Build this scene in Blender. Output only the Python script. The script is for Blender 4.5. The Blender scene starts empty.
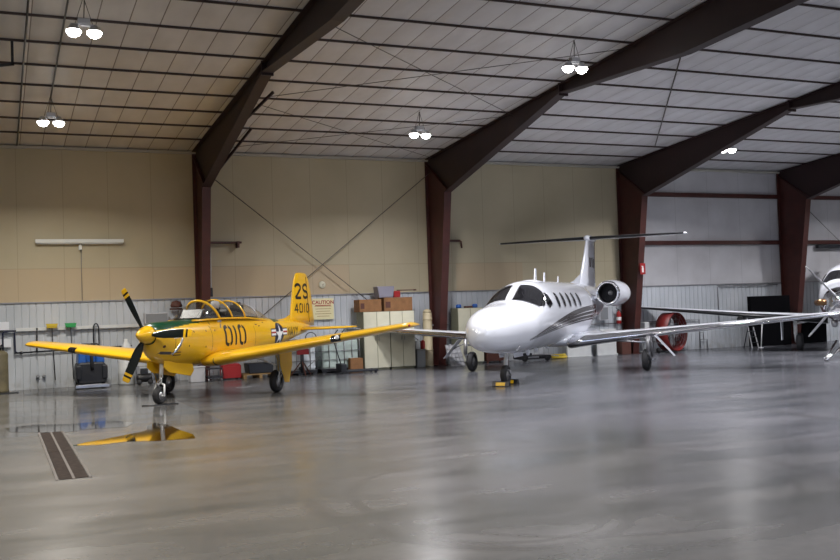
import bpy, bmesh, math, random
import numpy as np
from mathutils import Vector, Matrix
random.seed(7)
sc = bpy.context.scene
col = sc.collection
PI = math.pi

# ------------------------------------------------------------------ materials
def new_mat(name):
    m = bpy.data.materials.new(name); m.use_nodes = True
    nt = m.node_tree; b = nt.nodes['Principled BSDF']
    return m, nt, b
def mat(name, c, rough=.5, metal=0., noise=0., nscale=4., bump=0., coat=0., emit=None, es=0., spec=None, rvar=0.):
    m, nt, b = new_mat(name); N = nt.nodes; L = nt.links
    b.inputs['Base Color'].default_value = (*c, 1); b.inputs['Roughness'].default_value = rough
    b.inputs['Metallic'].default_value = metal
    if spec is not None: b.inputs['Specular IOR Level'].default_value = spec
    if coat: b.inputs['Coat Weight'].default_value = coat; b.inputs['Coat Roughness'].default_value = .06
    if emit: b.inputs['Emission Color'].default_value = (*emit, 1); b.inputs['Emission Strength'].default_value = es
    if noise or bump or rvar:
        tc = N.new('ShaderNodeTexCoord'); nz = N.new('ShaderNodeTexNoise')
        nz.inputs['Scale'].default_value = nscale; nz.inputs['Detail'].default_value = 5
        L.new(tc.outputs['Object'], nz.inputs['Vector'])
        if noise:
            r = N.new('ShaderNodeMapRange'); r.inputs['From Min'].default_value = .25; r.inputs['From Max'].default_value = .75
            r.inputs['To Min'].default_value = 1 - noise; r.inputs['To Max'].default_value = 1 + noise
            L.new(nz.outputs['Fac'], r.inputs['Value'])
            mx = N.new('ShaderNodeVectorMath'); mx.operation = 'SCALE'; mx.inputs[0].default_value = c
            L.new(r.outputs[0], mx.inputs['Scale']); L.new(mx.outputs[0], b.inputs['Base Color'])
        if rvar:
            r = N.new('ShaderNodeMapRange'); r.inputs['To Min'].default_value = max(0, rough - rvar); r.inputs['To Max'].default_value = rough + rvar
            L.new(nz.outputs['Fac'], r.inputs['Value']); L.new(r.outputs[0], b.inputs['Roughness'])
        if bump:
            bp = N.new('ShaderNodeBump'); bp.inputs['Strength'].default_value = bump; bp.inputs['Distance'].default_value = .01
            L.new(nz.outputs['Fac'], bp.inputs['Height']); L.new(bp.outputs[0], b.inputs['Normal'])
    return m
class NB:
    """small maths-node helper"""
    def __init__(s, nt):
        s.nt = nt; s.N = nt.nodes; s.L = nt.links
        tc = s.N.new('ShaderNodeTexCoord'); sp = s.N.new('ShaderNodeSeparateXYZ')
        s.L.new(tc.outputs['Object'], sp.inputs[0]); s.co = tc.outputs['Object']
        s.x, s.y, s.z = sp.outputs
    def m(s, op, a, b=None, c=None, clamp=False):
        n = s.N.new('ShaderNodeMath'); n.operation = op; n.use_clamp = clamp
        for i, v in enumerate((a, b, c)):
            if v is None: continue
            if isinstance(v, (int, float)): n.inputs[i].default_value = v
            else: s.L.new(v, n.inputs[i])
        return n.outputs[0]
    def band(s, v, a, b): return s.m('MULTIPLY', s.m('GREATER_THAN', v, a), s.m('LESS_THAN', v, b))
    def lines(s, v, period, width, off=0.):
        f = s.m('FRACT', s.m('DIVIDE', s.m('SUBTRACT', v, off - 1000 * period), period))
        return s.m('LESS_THAN', f, width / period)
    def mix(s, f, a, b):
        n = s.N.new('ShaderNodeMix'); n.data_type = 'RGBA'
        if isinstance(f, (int, float)): n.inputs[0].default_value = f
        else: s.L.new(f, n.inputs[0])
        for k, v in ((6, a), (7, b)):
            if isinstance(v, tuple): n.inputs[k].default_value = (*v, 1)
            else: s.L.new(v, n.inputs[k])
        return n.outputs[2]
    def noise(s, scale, detail=4, vec=None, rough=.5, dist=0.):
        n = s.N.new('ShaderNodeTexNoise'); n.inputs['Scale'].default_value = scale; n.inputs['Detail'].default_value = detail
        n.inputs['Roughness'].default_value = rough; n.inputs['Distortion'].default_value = dist
        s.L.new(vec or s.co, n.inputs['Vector']); return n.outputs['Fac']
    def rng(s, v, a, b, c, d):
        n = s.N.new('ShaderNodeMapRange')
        for k, q in zip(('From Min', 'From Max', 'To Min', 'To Max'), (a, b, c, d)): n.inputs[k].default_value = q
        s.L.new(v, n.inputs['Value']); return n.outputs[0]
    def scaled(s, vec3):
        n = s.N.new('ShaderNodeMapping'); n.inputs['Scale'].default_value = vec3; s.L.new(s.co, n.inputs['Vector']); return n.outputs[0]

M = {}
M['yellow'] = mat('yellow_paint', (.78, .44, .010), .28, coat=.6, noise=.05, nscale=2)
M['green'] = mat('green_paint', (.004, .05, .022), .3, coat=.3)
M['white'] = mat('white_paint', (.88, .90, .96), .2, coat=.7)
M['chrome'] = mat('polished_metal', (.8, .8, .82), .12, 1)
M['alu'] = mat('brushed_metal', (.55, .55, .57), .35, 1)
M['steel'] = mat('dull_steel', (.3, .3, .31), .45, .8)
M['black'] = mat('black_paint', (.012, .012, .014), .4)
M['rubber'] = mat('tyre_rubber', (.018, .018, .02), .75, bump=.2, nscale=40)
M['darkglass'] = mat('tinted_glass', (.012, .012, .014), .05, coat=.5)
M['propblack'] = mat('propeller_black', (.008, .012, .012), .22)
M['stripe_dark'] = mat('stripe_grey_brown', (.085, .075, .075), .25, coat=.5)
M['navy'] = mat('insignia_blue', (.008, .012, .04), .3)
M['insw'] = mat('insignia_white', (.8, .8, .78), .3)
M['red'] = mat('signal_red', (.34, .012, .012), .45)
M['red_dull'] = mat('worn_red_paint', (.16, .012, .010), .5, noise=.2)
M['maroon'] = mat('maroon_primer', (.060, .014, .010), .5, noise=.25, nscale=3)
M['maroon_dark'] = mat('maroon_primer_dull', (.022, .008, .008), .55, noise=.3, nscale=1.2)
M['seat'] = mat('seat_fabric', (.03, .03, .035), .8)
M['cream'] = mat('cream_cabinet', (.62, .60, .46), .5, noise=.05, nscale=3)
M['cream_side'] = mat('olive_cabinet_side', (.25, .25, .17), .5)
M['card'] = mat('cardboard', (.24, .115, .045), .8, noise=.2, nscale=6)
M['bluep'] = mat('blue_plastic', (.02, .10, .38), .35)
M['charcoal'] = mat('charcoal_plastic', (.014, .016, .022), .5)
M['plast_white'] = mat('white_plastic', (.62, .63, .62), .45, noise=.08)
M['tote'] = mat('cloudy_plastic_tank', (.42, .50, .46), .3, noise=.25, nscale=5)
M['tote2'] = mat('milky_plastic_tank', (.68, .72, .74), .3, noise=.15, nscale=5)
M['wood'] = mat('raw_timber', (.35, .22, .09), .7, noise=.25, nscale=9)
M['tank'] = mat('rusting_green_steel', (.13, .11, .06), .6, noise=.5, nscale=2.5)
M['grey'] = mat('grey_paint', (.20, .21, .22), .5)
M['ltgrey'] = mat('light_grey_paint', (.5, .5, .52), .5)
M['ductc'] = mat('beige_duct', (.62, .53, .34), .45)
M['lilac'] = mat('grey_lilac_plastic', (.24, .23, .28), .4)
M['paper'] = mat('white_paper', (.72, .74, .78), .8)
M['poster'] = mat('yellowed_poster', (.72, .66, .40), .7)
M['yelplast'] = mat('yellow_plastic', (.62, .45, .03), .5)
M['greenplast'] = mat('green_bristle', (.03, .33, .09), .7)
M['lens'] = mat('lamp_lens', (1, 1, 1), .3, emit=(1, .97, .92), es=22)
M['tube'] = mat('fluorescent_tube', (.75, .77, .74), .4)
M['copper'] = mat('bronze_exhaust', (.32, .18, .09), .3, 1)
M['gold'] = mat('amber_lamp', (.9, .5, .02), .4)
M['blackcloth'] = mat('black_curtain', (.002, .002, .003), .95, spec=.1)
M['brown'] = mat('dark_brown_paint', (.09, .03, .02), .6)
M['orange'] = mat('chock_yellow', (.85, .5, .01), .4)
M['blackdeice'] = mat('deicing_boot', (.012, .012, .013), .35)
M['rope'] = mat('wire_cable', (.10, .09, .08), .5, .5)
M['pur'] = mat('purlin_edge', (.055, .035, .03), .6)
M['foil'] = mat('vinyl_sheet_white', (.5, .5, .52), .5)

def glass_mat():
    m, nt, b = new_mat('clear_canopy'); N = nt.nodes; L = nt.links
    tr = N.new('ShaderNodeBsdfTransparent'); tr.inputs[0].default_value = (.93, .94, .94, 1)
    gl = N.new('ShaderNodeBsdfGlossy'); gl.inputs['Roughness'].default_value = .03
    fr = N.new('ShaderNodeLayerWeight'); fr.inputs[0].default_value = .25
    ad = N.new('ShaderNodeMath'); ad.operation = 'MULTIPLY_ADD'; ad.inputs[1].default_value = .45; ad.inputs[2].default_value = .05; L.new(fr.outputs['Facing'], ad.inputs[0])
    mx = N.new('ShaderNodeMixShader'); L.new(ad.outputs[0], mx.inputs[0]); L.new(tr.outputs[0], mx.inputs[1]); L.new(gl.outputs[0], mx.inputs[2])
    L.new(mx.outputs[0], N['Material Output'].inputs[0]); return m
M['canopy'] = glass_mat()

def floor_mat():
    m, nt, b = new_mat('polished_concrete'); n = NB(nt)
    a = n.noise(.35, 5); c = n.noise(1.1, 5, n.scaled((.4, 1.2, 1)), .5, .15); d = n.noise(9, 4)
    v = n.m('ADD', n.m('ADD', n.m('MULTIPLY', a, .35), n.m('MULTIPLY', c, .53)), n.m('MULTIPLY', d, .12))
    base = n.mix(n.rng(v, .33, .67, 0, 1), (.070, .078, .082), (.155, .153, .157))
    # tint runs browner on the left side of the hall, bluer on the right
    tint = n.mix(n.rng(n.m('ADD', n.x, n.m('MULTIPLY', n.m('SUBTRACT', a, .5), 14)), 2, 11, 0, 1), (1.04, .99, .92), (.97, .97, 1.05))
    mul = n.N.new('ShaderNodeMix'); mul.data_type = 'RGBA'; mul.blend_type = 'MULTIPLY'; mul.inputs[0].default_value = 1
    n.L.new(base, mul.inputs[6]); n.L.new(tint, mul.inputs[7]); colr = mul.outputs[2]
    # tyre arcs swept by turning aircraft
    for cx, cy, R, w in ((5.3, 8.4, 2.6, .10), (5.3, 8.4, 2.2, .05), (4.0, 7.4, 1.05, .07), (4.0, 7.4, .85, .04), (9.5, 12.5, 3.2, .08), (16.5, 11, 5.2, .12)):
        dd = n.m('SQRT', n.m('ADD', n.m('POWER', n.m('SUBTRACT', n.x, cx), 2), n.m('POWER', n.m('SUBTRACT', n.y, cy), 2)))
        e = n.m('ABSOLUTE', n.m('SUBTRACT', dd, R))
        k = n.m('MULTIPLY', n.m('MULTIPLY', n.rng(e, w * .4, w * 1.6, 1, 0), n.rng(c, .38, .6, 0, 1)), .35)
        colr = n.mix(k, colr, (.045, .043, .043))
    # oily stain specks
    sp = n.noise(1.6, 4, n.scaled((.5, 2.0, 1)), .6, .3)
    st = n.m('MULTIPLY', n.rng(sp, .64, .72, 0, .55), n.m('MULTIPLY', n.m('LESS_THAN', n.x, 11), n.rng(n.y, 9, 14, .2, 1)))
    colr = n.mix(st, colr, (.05, .035, .022))
    n.L.new(colr, b.inputs['Base Color'])
    # damp sheen around the floor drain
    wet = n.m('MULTIPLY', n.band(n.x, -3, 3.6), n.band(n.m('ADD', n.y, n.m('MULTIPLY', a, 2)), 17.6, 25))
    r = n.m('SUBTRACT', n.rng(c, .22, .78, .16, .29), n.m('MULTIPLY', wet, .10))
    n.L.new(r, b.inputs['Roughness'])
    b.inputs['Specular IOR Level'].default_value = .38
    bp = n.N.new('ShaderNodeBump'); bp.inputs['Strength'].default_value = .015; bp.inputs['Distance'].default_value = .02
    n.L.new(n.noise(1.3, 3), bp.inputs['Height']); n.L.new(bp.outputs[0], b.inputs['Normal'])
    return m
M['floor'] = floor_mat()

def ceiling_mat():
    m, nt, b = new_mat('roof_insulation'); n = NB(nt)
    ln = n.lines(n.x, .565, .022, .12)
    nz = n.noise(.8, 4)
    tone = n.mix(n.rng(n.m('ADD', n.x, n.m('MULTIPLY', nz, 3)), 5.5, 15, 0, 1), (.60, .575, .555), (.62, .62, .635))
    dirt = n.mix(n.rng(n.noise(2.2, 5, n.scaled((1, .4, 1))), .3, .7, 0, .22), tone, (.2, .17, .15))
    strong = n.rng(n.x, 12.6, 13.2, .78, .35)
    n.L.new(n.mix(n.m('MULTIPLY', ln, strong), dirt, (.10, .065, .055)), b.inputs['Base Color'])
    b.inputs['Roughness'].default_value = .55
    # the blanket sags a little between its straps
    f = n.m('ABSOLUTE', n.m('SINE', n.m('MULTIPLY', n.m('SUBTRACT', n.x, .12), PI / .565)))
    bp = n.N.new('ShaderNodeBump'); bp.inputs['Strength'].default_value = .5; bp.inputs['Distance'].default_value = .06
    n.L.new(f, bp.inputs['Height']); n.L.new(bp.outputs[0], b.inputs['Normal'])
    return m
M['ceiling'] = ceiling_mat()

def wall_mat():
    m, nt, b = new_mat('painted_wall_board'); n = NB(nt)
    seam = n.lines(n.x, 1.19, .018, .57)
    nz = n.noise(.5, 4)
    base = n.mix(n.rng(nz, .35, .65, 0, 1), (.43, .375, .25), (.49, .43, .295))
    tan = n.m('MULTIPLY', n.m('LESS_THAN', n.z, 3.27), n.m('MAXIMUM', n.m('LESS_THAN', n.x, 10.1), n.band(n.x, 13.8, 16.3)))
    c = n.mix(tan, base, (.47, .375, .245))
    hl = n.band(n.z, 3.262, 3.28)
    c = n.mix(n.m('MULTIPLY', n.m('MAXIMUM', seam, hl), .35), c, (.22, .17, .10))
    n.L.new(c, b.inputs['Base Color']); b.inputs['Roughness'].default_value = .6
    return m
M['wall'] = wall_mat()
def vinyl_mat():
    m, nt, b = new_mat('white_vinyl_insulation'); n = NB(nt)
    c = n.mix(n.rng(n.noise(.8, 4), .3, .7, 0, 1), (.43, .42, .43), (.55, .545, .56))
    c = n.mix(n.m('MULTIPLY', n.lines(n.x, 1.5, .02, .3), .35), c, (.2, .2, .2))
    n.L.new(c, b.inputs['Base Color']); b.inputs['Roughness'].default_value = .5
    bp = n.N.new('ShaderNodeBump'); bp.inputs['Strength'].default_value = .5; bp.inputs['Distance'].default_value = .08
    n.L.new(n.noise(.9, 2), bp.inputs['Height']); n.L.new(bp.outputs[0], b.inputs['Normal'])
    return m
M['vinyl'] = vinyl_mat()
def ribbed_mat():
    m, nt, b = new_mat('ribbed_white_metal'); n = NB(nt)
    c = n.mix(n.rng(n.noise(1.2, 5, n.scaled((1, 1, .4))), .3, .7, 0, 1), (.44, .47, .50), (.54, .56, .585))
    low = n.m('MULTIPLY', n.rng(n.z, 0, .5, 1, 0), n.rng(n.noise(4, 5), .4, .7, 0, .5))
    c = n.mix(low, c, (.25, .22, .18))
    n.L.new(c, b.inputs['Base Color']); b.inputs['Roughness'].default_value = .4; return m
M['ribbed'] = ribbed_mat()
M['outer'] = mat('plain_sheet', (.4, .38, .33), .6)
M['brown_grate'] = mat('rusted_grate', (.035, .026, .022), .85, 0, spec=.1, noise=.4, nscale=12)
M['grate_frame'] = mat('worn_grate_frame', (.11, .095, .085), .7, 0, noise=.2, nscale=6)
M['puddle_thin'] = mat('water_film', (.07, .068, .066), .05, spec=.8)
M['puddle'] = mat('dark_water', (.02, .014, .008), .02, spec=.9, coat=1)

# ------------------------------------------------------------------ mesh builder
class MB:
    def __init__(s): s.v = []; s.f = []; s.m = []; s.s = []
    def add(s, vs, fs, mi=0, smooth=False):
        o = len(s.v); s.v += [tuple(v) for v in vs]
        for k, f in enumerate(fs):
            s.f.append([i + o for i in f]); s.m.append(mi[k] if isinstance(mi, list) else mi); s.s.append(smooth)
        return s
    def box(s, c, d, rot=None, mi=0):
        v = [Vector((x * d[0] / 2, y * d[1] / 2, z * d[2] / 2)) for x in (-1, 1) for y in (-1, 1) for z in (-1, 1)]
        if rot is not None: v = [rot @ q for q in v]
        v = [q + Vector(c) for q in v]
        return s.add(v, [(0, 1, 3, 2), (4, 6, 7, 5), (0, 4, 5, 1), (2, 3, 7, 6), (0, 2, 6, 4), (1, 5, 7, 3)], mi)
    def bx(s, x0, x1, y0, y1, z0, z1, mi=0): return s.box(((x0 + x1) / 2, (y0 + y1) / 2, (z0 + z1) / 2), (x1 - x0, y1 - y0, z1 - z0), mi=mi)
    def bar(s, p0, p1, w, h, mi=0, up=(0, 0, 1)):
        p0 = Vector(p0); p1 = Vector(p1); d = (p1 - p0); L = d.length; d.normalize()
        u = Vector(up)
        if abs(d.dot(u)) > .98: u = Vector((0, 1, 0))
        a = d.cross(u).normalized(); b2 = a.cross(d).normalized()
        R = Matrix((d, a, b2)).transposed()
        return s.box((p0 + p1) / 2, (L, w, h), R, mi)
    def tube(s, path, r, n=10, mi=0, caps=True):
        P = [Vector(p) for p in path]; k = len(P)
        rr = r if isinstance(r, (list, tuple)) else [r] * k
        rings = []; a = None
        for i in range(k):
            d = (P[min(i + 1, k - 1)] - P[max(i - 1, 0)]).normalized()
            if a is None:
                t = Vector((0, 0, 1)) if abs(d.z) < .9 else Vector((1, 0, 0)); a = d.cross(t).normalized()
            else: a = (a - d * a.dot(d)).normalized()
            b = d.cross(a)
            rings.append([P[i] + (a * math.cos(2 * PI * j / n) + b * math.sin(2 * PI * j / n)) * rr[i] for j in range(n)])
        return s.loft(rings, mi, caps=caps)
    def loft(s, rings, mi=0, caps=True, closed=True, smooth=True):
        n = len(rings[0]); vs = [v for r in rings for v in r]; fs = []; ms = []
        for i in range(len(rings) - 1):
            for j in range(n if closed else n - 1):
                q = (j + 1) % n; fs.append((i * n + j, i * n + q, (i + 1) * n + q, (i + 1) * n + j))
                ms.append(mi(i, j) if callable(mi) else mi)
        s.add(vs, fs, ms, smooth)
        if caps:
            m0 = mi(0, 0) if callable(mi) else mi
            s.add(rings[0], [tuple(range(n))], m0); s.add(rings[-1], [tuple(range(n))], m0)
        return s
    def lathe(s, prof, o=(0, 0, 0), axis='z', n=24, mi=0, caps=True):
        o = Vector(o); rings = []
        for r, h in prof:
            r = max(r, .0004); ring = []
            for j in range(n):
                a = 2 * PI * j / n; c, q = r * math.cos(a), r * math.sin(a)
                ring.append(o + Vector({'z': (c, q, h), 'x': (h, c, q), 'y': (c, h, q)}[axis]))
            rings.append(ring)
        return s.loft(rings, mi, caps)
    def prism(s, poly, axis, a, b, mi=0):
        def P(u, v, w): return {'x': (w, u, v), 'y': (u, w, v), 'z': (u, v, w)}[axis]
        n = len(poly); vs = [P(u, v, a) for u, v in poly] + [P(u, v, b) for u, v in poly]
        fs = [tuple(range(n)), tuple(range(n, 2 * n))] + [(i, (i + 1) % n, n + (i + 1) % n, n + i) for i in range(n)]
        return s.add(vs, fs, mi)
    def build(s, name, ms, parent=None, bev=0., loc=None, weld=True):
        me = bpy.data.meshes.new(name); me.from_pydata(s.v, [], s.f)
        for q in (ms if isinstance(ms, (list, tuple)) else [ms]): me.materials.append(M[q] if isinstance(q, str) else q)
        for p, mi, sm in zip(me.polygons, s.m, s.s): p.material_index = mi; p.use_smooth = sm
        bm = bmesh.new(); bm.from_mesh(me)
        if weld: bmesh.ops.remove_doubles(bm, verts=bm.verts, dist=1e-5)
        bmesh.ops.recalc_face_normals(bm, faces=bm.faces); bm.to_mesh(me); bm.free()
        o = bpy.data.objects.new(name, me); col.objects.link(o)
        if parent is not None: o.parent = parent
        if loc: o.location = loc
        if bev:
            md = o.modifiers.new('bevel', 'BEVEL'); md.width = bev; md.segments = 2; md.limit_method = 'ANGLE'; md.angle_limit = .7
        return o
def tag(o, label, cat, group=None, kind=None):
    o['label'] = label; o['category'] = cat
    if group: o['group'] = group
    if kind: o['kind'] = kind
    return o
def thing(name, label, cat, loc=(0, 0, 0), rz=0, group=None):
    o = bpy.data.objects.new(name, None); col.objects.link(o); o.location = loc; o.rotation_euler = (0, 0, rz)
    return tag(o, label, cat, group)
def struct(o): o['kind'] = 'structure'; return o
def copy_tree(o, parent=None):
    c = o.copy(); col.objects.link(c); c.parent = parent
    for ch in list(o.children): copy_tree(ch, c)
    return c

# ------------------------------------------------------------------ the hall
D = 28.24; ZE = 6.65; SL = .0738; RIDGE = 4.0; X0 = 5.44; S = 7.44
XL, XR, YF = -9.6, 36.6, -20.2
def roof(y): return ZE + (D - y) * SL if y >= RIDGE else ZE + (D - RIDGE) * SL - (RIDGE - y) * SL
b = MB(); b.bx(XL, XR, YF, D + .3, -.2, 0); struct(b.build('floor', 'floor'))
b = MB(); b.add([(XL, D + .1, roof(D + .1)), (XR, D + .1, roof(D + .1)), (XR, RIDGE, roof(RIDGE)), (XL, RIDGE, roof(RIDGE)), (XR, YF, roof(YF)), (XL, YF, roof(YF)),
     (XL, D + .1, roof(D) + .2), (XR, D + .1, roof(D) + .2), (XR, RIDGE, roof(RIDGE) + .2), (XL, RIDGE, roof(RIDGE) + .2), (XR, YF, roof(YF) + .2), (XL, YF, roof(YF) + .2)],
    [(0, 1, 2, 3), (3, 2, 4, 5), (6, 7, 8, 9), (9, 8, 10, 11), (0, 1, 7, 6), (5, 4, 10, 11), (0, 3, 9, 6), (3, 5, 11, 9), (1, 2, 8, 7), (2, 4, 10, 8)])
struct(b.build('ceiling', 'ceiling'))
XW = X0 + 2 * S - .05
b = MB(); b.bx(XL, XW, D - .02, D + .15, 2.34, ZE + .02); struct(b.build('wall_back', 'wall'))
b = MB(); b.bx(XW, XR, D - .0, D + .15, 2.34, ZE + .02); struct(b.build('wall_back_insulated', 'vinyl'))
# ribbed metal wainscot
b = MB(); poly = []; x = XL; P = .19
pts = []
while x < XR - P:
    pts += [(x, 0), (x + .15, 0), (x + .16, .02), (x + .18, .02)]; x += P
pts.append((XR, 0))
vs = [(px, D - .06 + py, z) for z in (0, 2.34) for px, py in pts]; n = len(pts)
b.add(vs, [(i, i + 1, n + i + 1, n + i) for i in range(n - 1)])
struct(b.build('wall_back_wainscot', 'ribbed'))
b = MB(); b.bx(XL, XR, D - .10, D + .0, 2.335, 2.365); struct(b.build('trim_1', 'steel'))
b = MB(); b.bx(XL, XR, D - .16, D + .0, ZE - .09, ZE - .02); struct(b.build('trim_2', 'outer'))
b = MB(); b.bx(XL - .15, XL, YF, D, 0, 8.6); struct(b.build('wall_left', 'outer'))
b = MB(); b.bx(XR, XR + .15, YF, D, 0, 8.6); struct(b.build('wall_right', 'outer'))
b = MB(); b.bx(XL, 2, YF - .15, YF, 0, 7); b.bx(24, XR, YF - .15, YF, 0, 7); b.bx(2, 24, YF - .15, YF, 5.4, 7); struct(b.build('wall_front', 'outer'))
b = MB(); b.bx(-60, 90, YF - 60, YF, -.25, -.02); struct(b.build('floor_apron', mat('apron_concrete', (.3, .3, .3), .8)))

# rafters and columns
frames_lab = ['maroon steel column and rafter behind the yellow aircraft canopy', 'maroon steel column and rafter between the yellow aircraft and the white jet',
    'maroon steel column and rafter behind the jet engine, red sign on it', 'maroon steel column and rafter behind the aircraft at far right', 'maroon steel column and rafter beyond the left picture edge']
COLH = 27.52
def frame(X, label):
    t = thing('steel_portal', label, 'steel frame', (X, D - .15, 0), 0, 'steel building frames')
    o = Vector((X, D - .15, 0))
    def B(name, m, bm, bev=0):
        bm.v = [tuple(Vector(v) - o) for v in bm.v]; return bm.build(name, m, t, bev=bev)
    c = MB(); c.prism([(28.14, 0), (27.58, 0), (26.72, 5.42), (28.14, 6.4)], 'x', X - .012, X + .012)
    c.bar((X, 28.15, 0), (X, 28.15, 6.62), .22, .02, up=(0, 1, 0)); c.bar((X, 27.58, 0), (X, 26.72, 5.44), .24, .025, up=(0, 1, 0))
    c.bx(X - .16, X + .16, 27.5, 28.17, 0, .03)
    B('column', 'maroon', c)
    g = .04
    r = MB()
    low = [(26.72, 5.42), (20.0, 7.02), (15.4, 6.82), (RIDGE, 7.35)]
    top = [(28.14, roof(28.14) - g), (RIDGE, roof(RIDGE) - g)]
    r.prism([(28.14, 6.4), (26.72, 5.42), (20.0, 7.02), (20.0, roof(20) - g), (28.14, roof(28.14) - g)], 'x', X - .012, X + .012)
    r.prism([(20.0, 7.02), (15.4, 6.82), (RIDGE, 7.35), (RIDGE, roof(RIDGE) - g), (20.0, roof(20) - g)], 'x', X - .012, X + .012)
    for a, c2 in zip(low, low[1:]): r.bar((X, *a), (X, *c2), .25, .03)
    r.bar((X, *top[0]), (X, *top[1]), .25, .02)
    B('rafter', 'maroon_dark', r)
    r = MB(); hi = [(RIDGE, 7.35), (-7.4, 6.82), (-12, 7.02), (-18.6, 5.42)]
    r.prism([(RIDGE, roof(RIDGE) - g), (YF + .1, roof(YF) - g)] + hi[::-1], 'x', X - .012, X + .012)
    for a, c2 in zip(hi, hi[1:]): r.bar((X, *a), (X, *c2), .25, .03)
    r.prism([(YF + .1, 0), (YF + .7, 0), (-18.6, 5.42), (YF + .1, 6.4)], 'x', X - .012, X + .012)
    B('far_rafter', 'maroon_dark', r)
    s = MB(); s.box((X, 20.0, (7.0 + roof(20)) / 2 - .03), (.26, .05, roof(20) - 6.95), None); B('splice_plate', 'maroon_dark', s)
    s = MB(); s.bar((X, 26.6, 5.45), (X, 28.1, 6.45), .2, .02); B('knee_stiffener', 'maroon', s)
    for yy, dx in ((25.9, .9), (22.6, .62)):
        zl = np.interp(yy, [20, 26.62], [7.02, 5.42]); br = MB()
        br.bar((X + .05, yy, zl + .03), (X + dx, yy - .8, roof(yy - .8) - .10), .05, .06); B('flange_brace', 'maroon_dark', br)
    return t
for i, X in enumerate((X0, X0 + S, X0 + 2 * S, X0 + 3 * S, X0 - S)): frame(X, frames_lab[i])
# conduit on the first column's flange
b = MB(); b.tube([(X0 + .33, 28.12, 2.4), (X0 + .33, 28.12, 5.7)], .03, 8)
tag(b.build('conduit', 'plast_white'), 'pale conduit running up the wall beside the column behind the yellow aircraft canopy', 'conduit')
# purlins: the dark strips between the insulation blankets
names = ['nearest the back wall', 'second from the back wall', 'third from the back wall', 'fourth from the back wall', 'fifth from the back wall', 'sixth from the back wall', 'seventh from the back wall', 'eighth from the back wall', 'ninth from the back wall', 'tenth from the back wall']
for k in range(17):
    y = 26.75 - 1.387 * k
    if y < RIDGE: break
    b = MB(); b.bar((XL, y, roof(y) - .022), (XR, y, roof(y) - .02), .034, .045); 
    tag(b.build('roof_purlin', 'pur'), ('dark purlin strip across the white ceiling, ' + names[k]) if k < 10 else 'dark purlin strip across the ceiling toward the ridge', 'purlin', 'roof purlins')
# girts of the insulated bays
for z, l in ((5.66, 'upper dark red girt across the white insulated wall'), (3.9, 'lower dark red girt across the white insulated wall')):
    b = MB(); b.bx(XW + .1, XR, D - .14, D, z - .075, z + .075); tag(b.build('wall_girt', 'maroon', bev=.01), l, 'girt', 'girts on the white wall')
# bracing rods
def rod(name, p, r, m, lab, cat, grp=None):
    b = MB(); b.tube(p, r, 7); return tag(b.build(name, m), lab, cat, grp)
rod('brace_rod', [(X0 + .05, 27.95, 6.15), (X0 + S, 28.0, .35)], .012, 'rope', 'thin brace rod falling left to right behind the tail fin, first beige bay', 'brace rod', 'wall brace rods')
rod('brace_rod', [(X0 + S, 27.95, 6.2), (X0, 28.0, .35)], .012, 'rope', 'thin brace rod rising left to right behind the tail fin, first beige bay', 'brace rod', 'wall brace rods')
rod('brace_rod', [(X0 + 3 * S, 27.95, 6.1), (X0 + 4 * S, 28.0, .4)], .012, 'rope', 'thin brace rod on the white wall right of the last column', 'brace rod', 'wall brace rods')
def rr(x, y): return (x, y, roof(y) - .12)
rod('brace_rod', [rr(X0 + .1, 22.5), rr(X0 + S, 27.6)], .008, 'rope', 'roof brace rod dropping toward the second column under the ceiling', 'brace rod', 'roof brace rods')
rod('brace_rod', [rr(X0 + S, 22.5), rr(X0 + .1, 27.6)], .008, 'rope', 'roof brace rod dropping toward the first column under the ceiling', 'brace rod', 'roof brace rods')
rod('brace_rod', [rr(X0 + .1, 17.0), rr(X0 + S, 22.5)], .008, 'rope', 'roof brace rod high above the first hanging lamp of the middle bay', 'brace rod', 'roof brace rods')
rod('brace_rod', [rr(X0 + S, 17.0), rr(X0 + .1, 22.5)], .008, 'rope', 'roof brace rod crossing high over the middle bay toward the left', 'brace rod', 'roof brace rods')
rod('conduit', [(.62, 10, roof(10) - .08), (.62, 27.9, roof(27.9) - .08)], .02, 'black', 'black conduit along the ceiling, the left one of two', 'conduit', 'ceiling conduits')
rod('conduit', [(1.25, 10, roof(10) - .08), (1.25, 23.4, roof(23.4) - .08)], .018, 'black', 'black conduit along the ceiling ending at the far left lamp', 'conduit', 'ceiling conduits')
rod('conduit', [(14.41, 17.44, roof(17.44) - .1), (19.46, 24.95, roof(24.95) - .1)], .018, 'rope', 'thin pipe slanting across the ceiling above the jet tail', 'conduit')
b = MB(); b.bar((.39, 19.8, roof(19.8) - .05), (.39, 19.8, 6.75), .05, .05); b.bar((.42, 19.8, 6.78), (-.7, 19.8, 6.58), .05, .05)
tag(b.build('hanging_bracket', 'black'), 'black angled bracket hanging from the ceiling at the left picture edge', 'bracket')
# wall brackets
b = MB(); b.bx(X0 + .15, X0 + 1.25, 28.0, 28.16, 3.93, 3.99); b.bx(X0 + 1.1, X0 + 1.16, 27.9, 28.16, 3.8, 3.99); tag(b.build('wall_bracket', 'maroon'), 'short maroon bracket on the beige wall right of the first column', 'bracket')
t = thing('wall_bracket', 'maroon hooked bracket on the beige wall right of the second column', 'bracket', (13.6, 28.1, 4))
b = MB(); b.bx(-.35, .3, -.05, .08, -.04, .03); b.build('arm', 'maroon', t); b = MB(); b.tube([(.3, 0, 0), (.36, 0, -.03), (.38, 0, -.24)], .03, 8); b.build('hook', 'brown', t)

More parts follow.
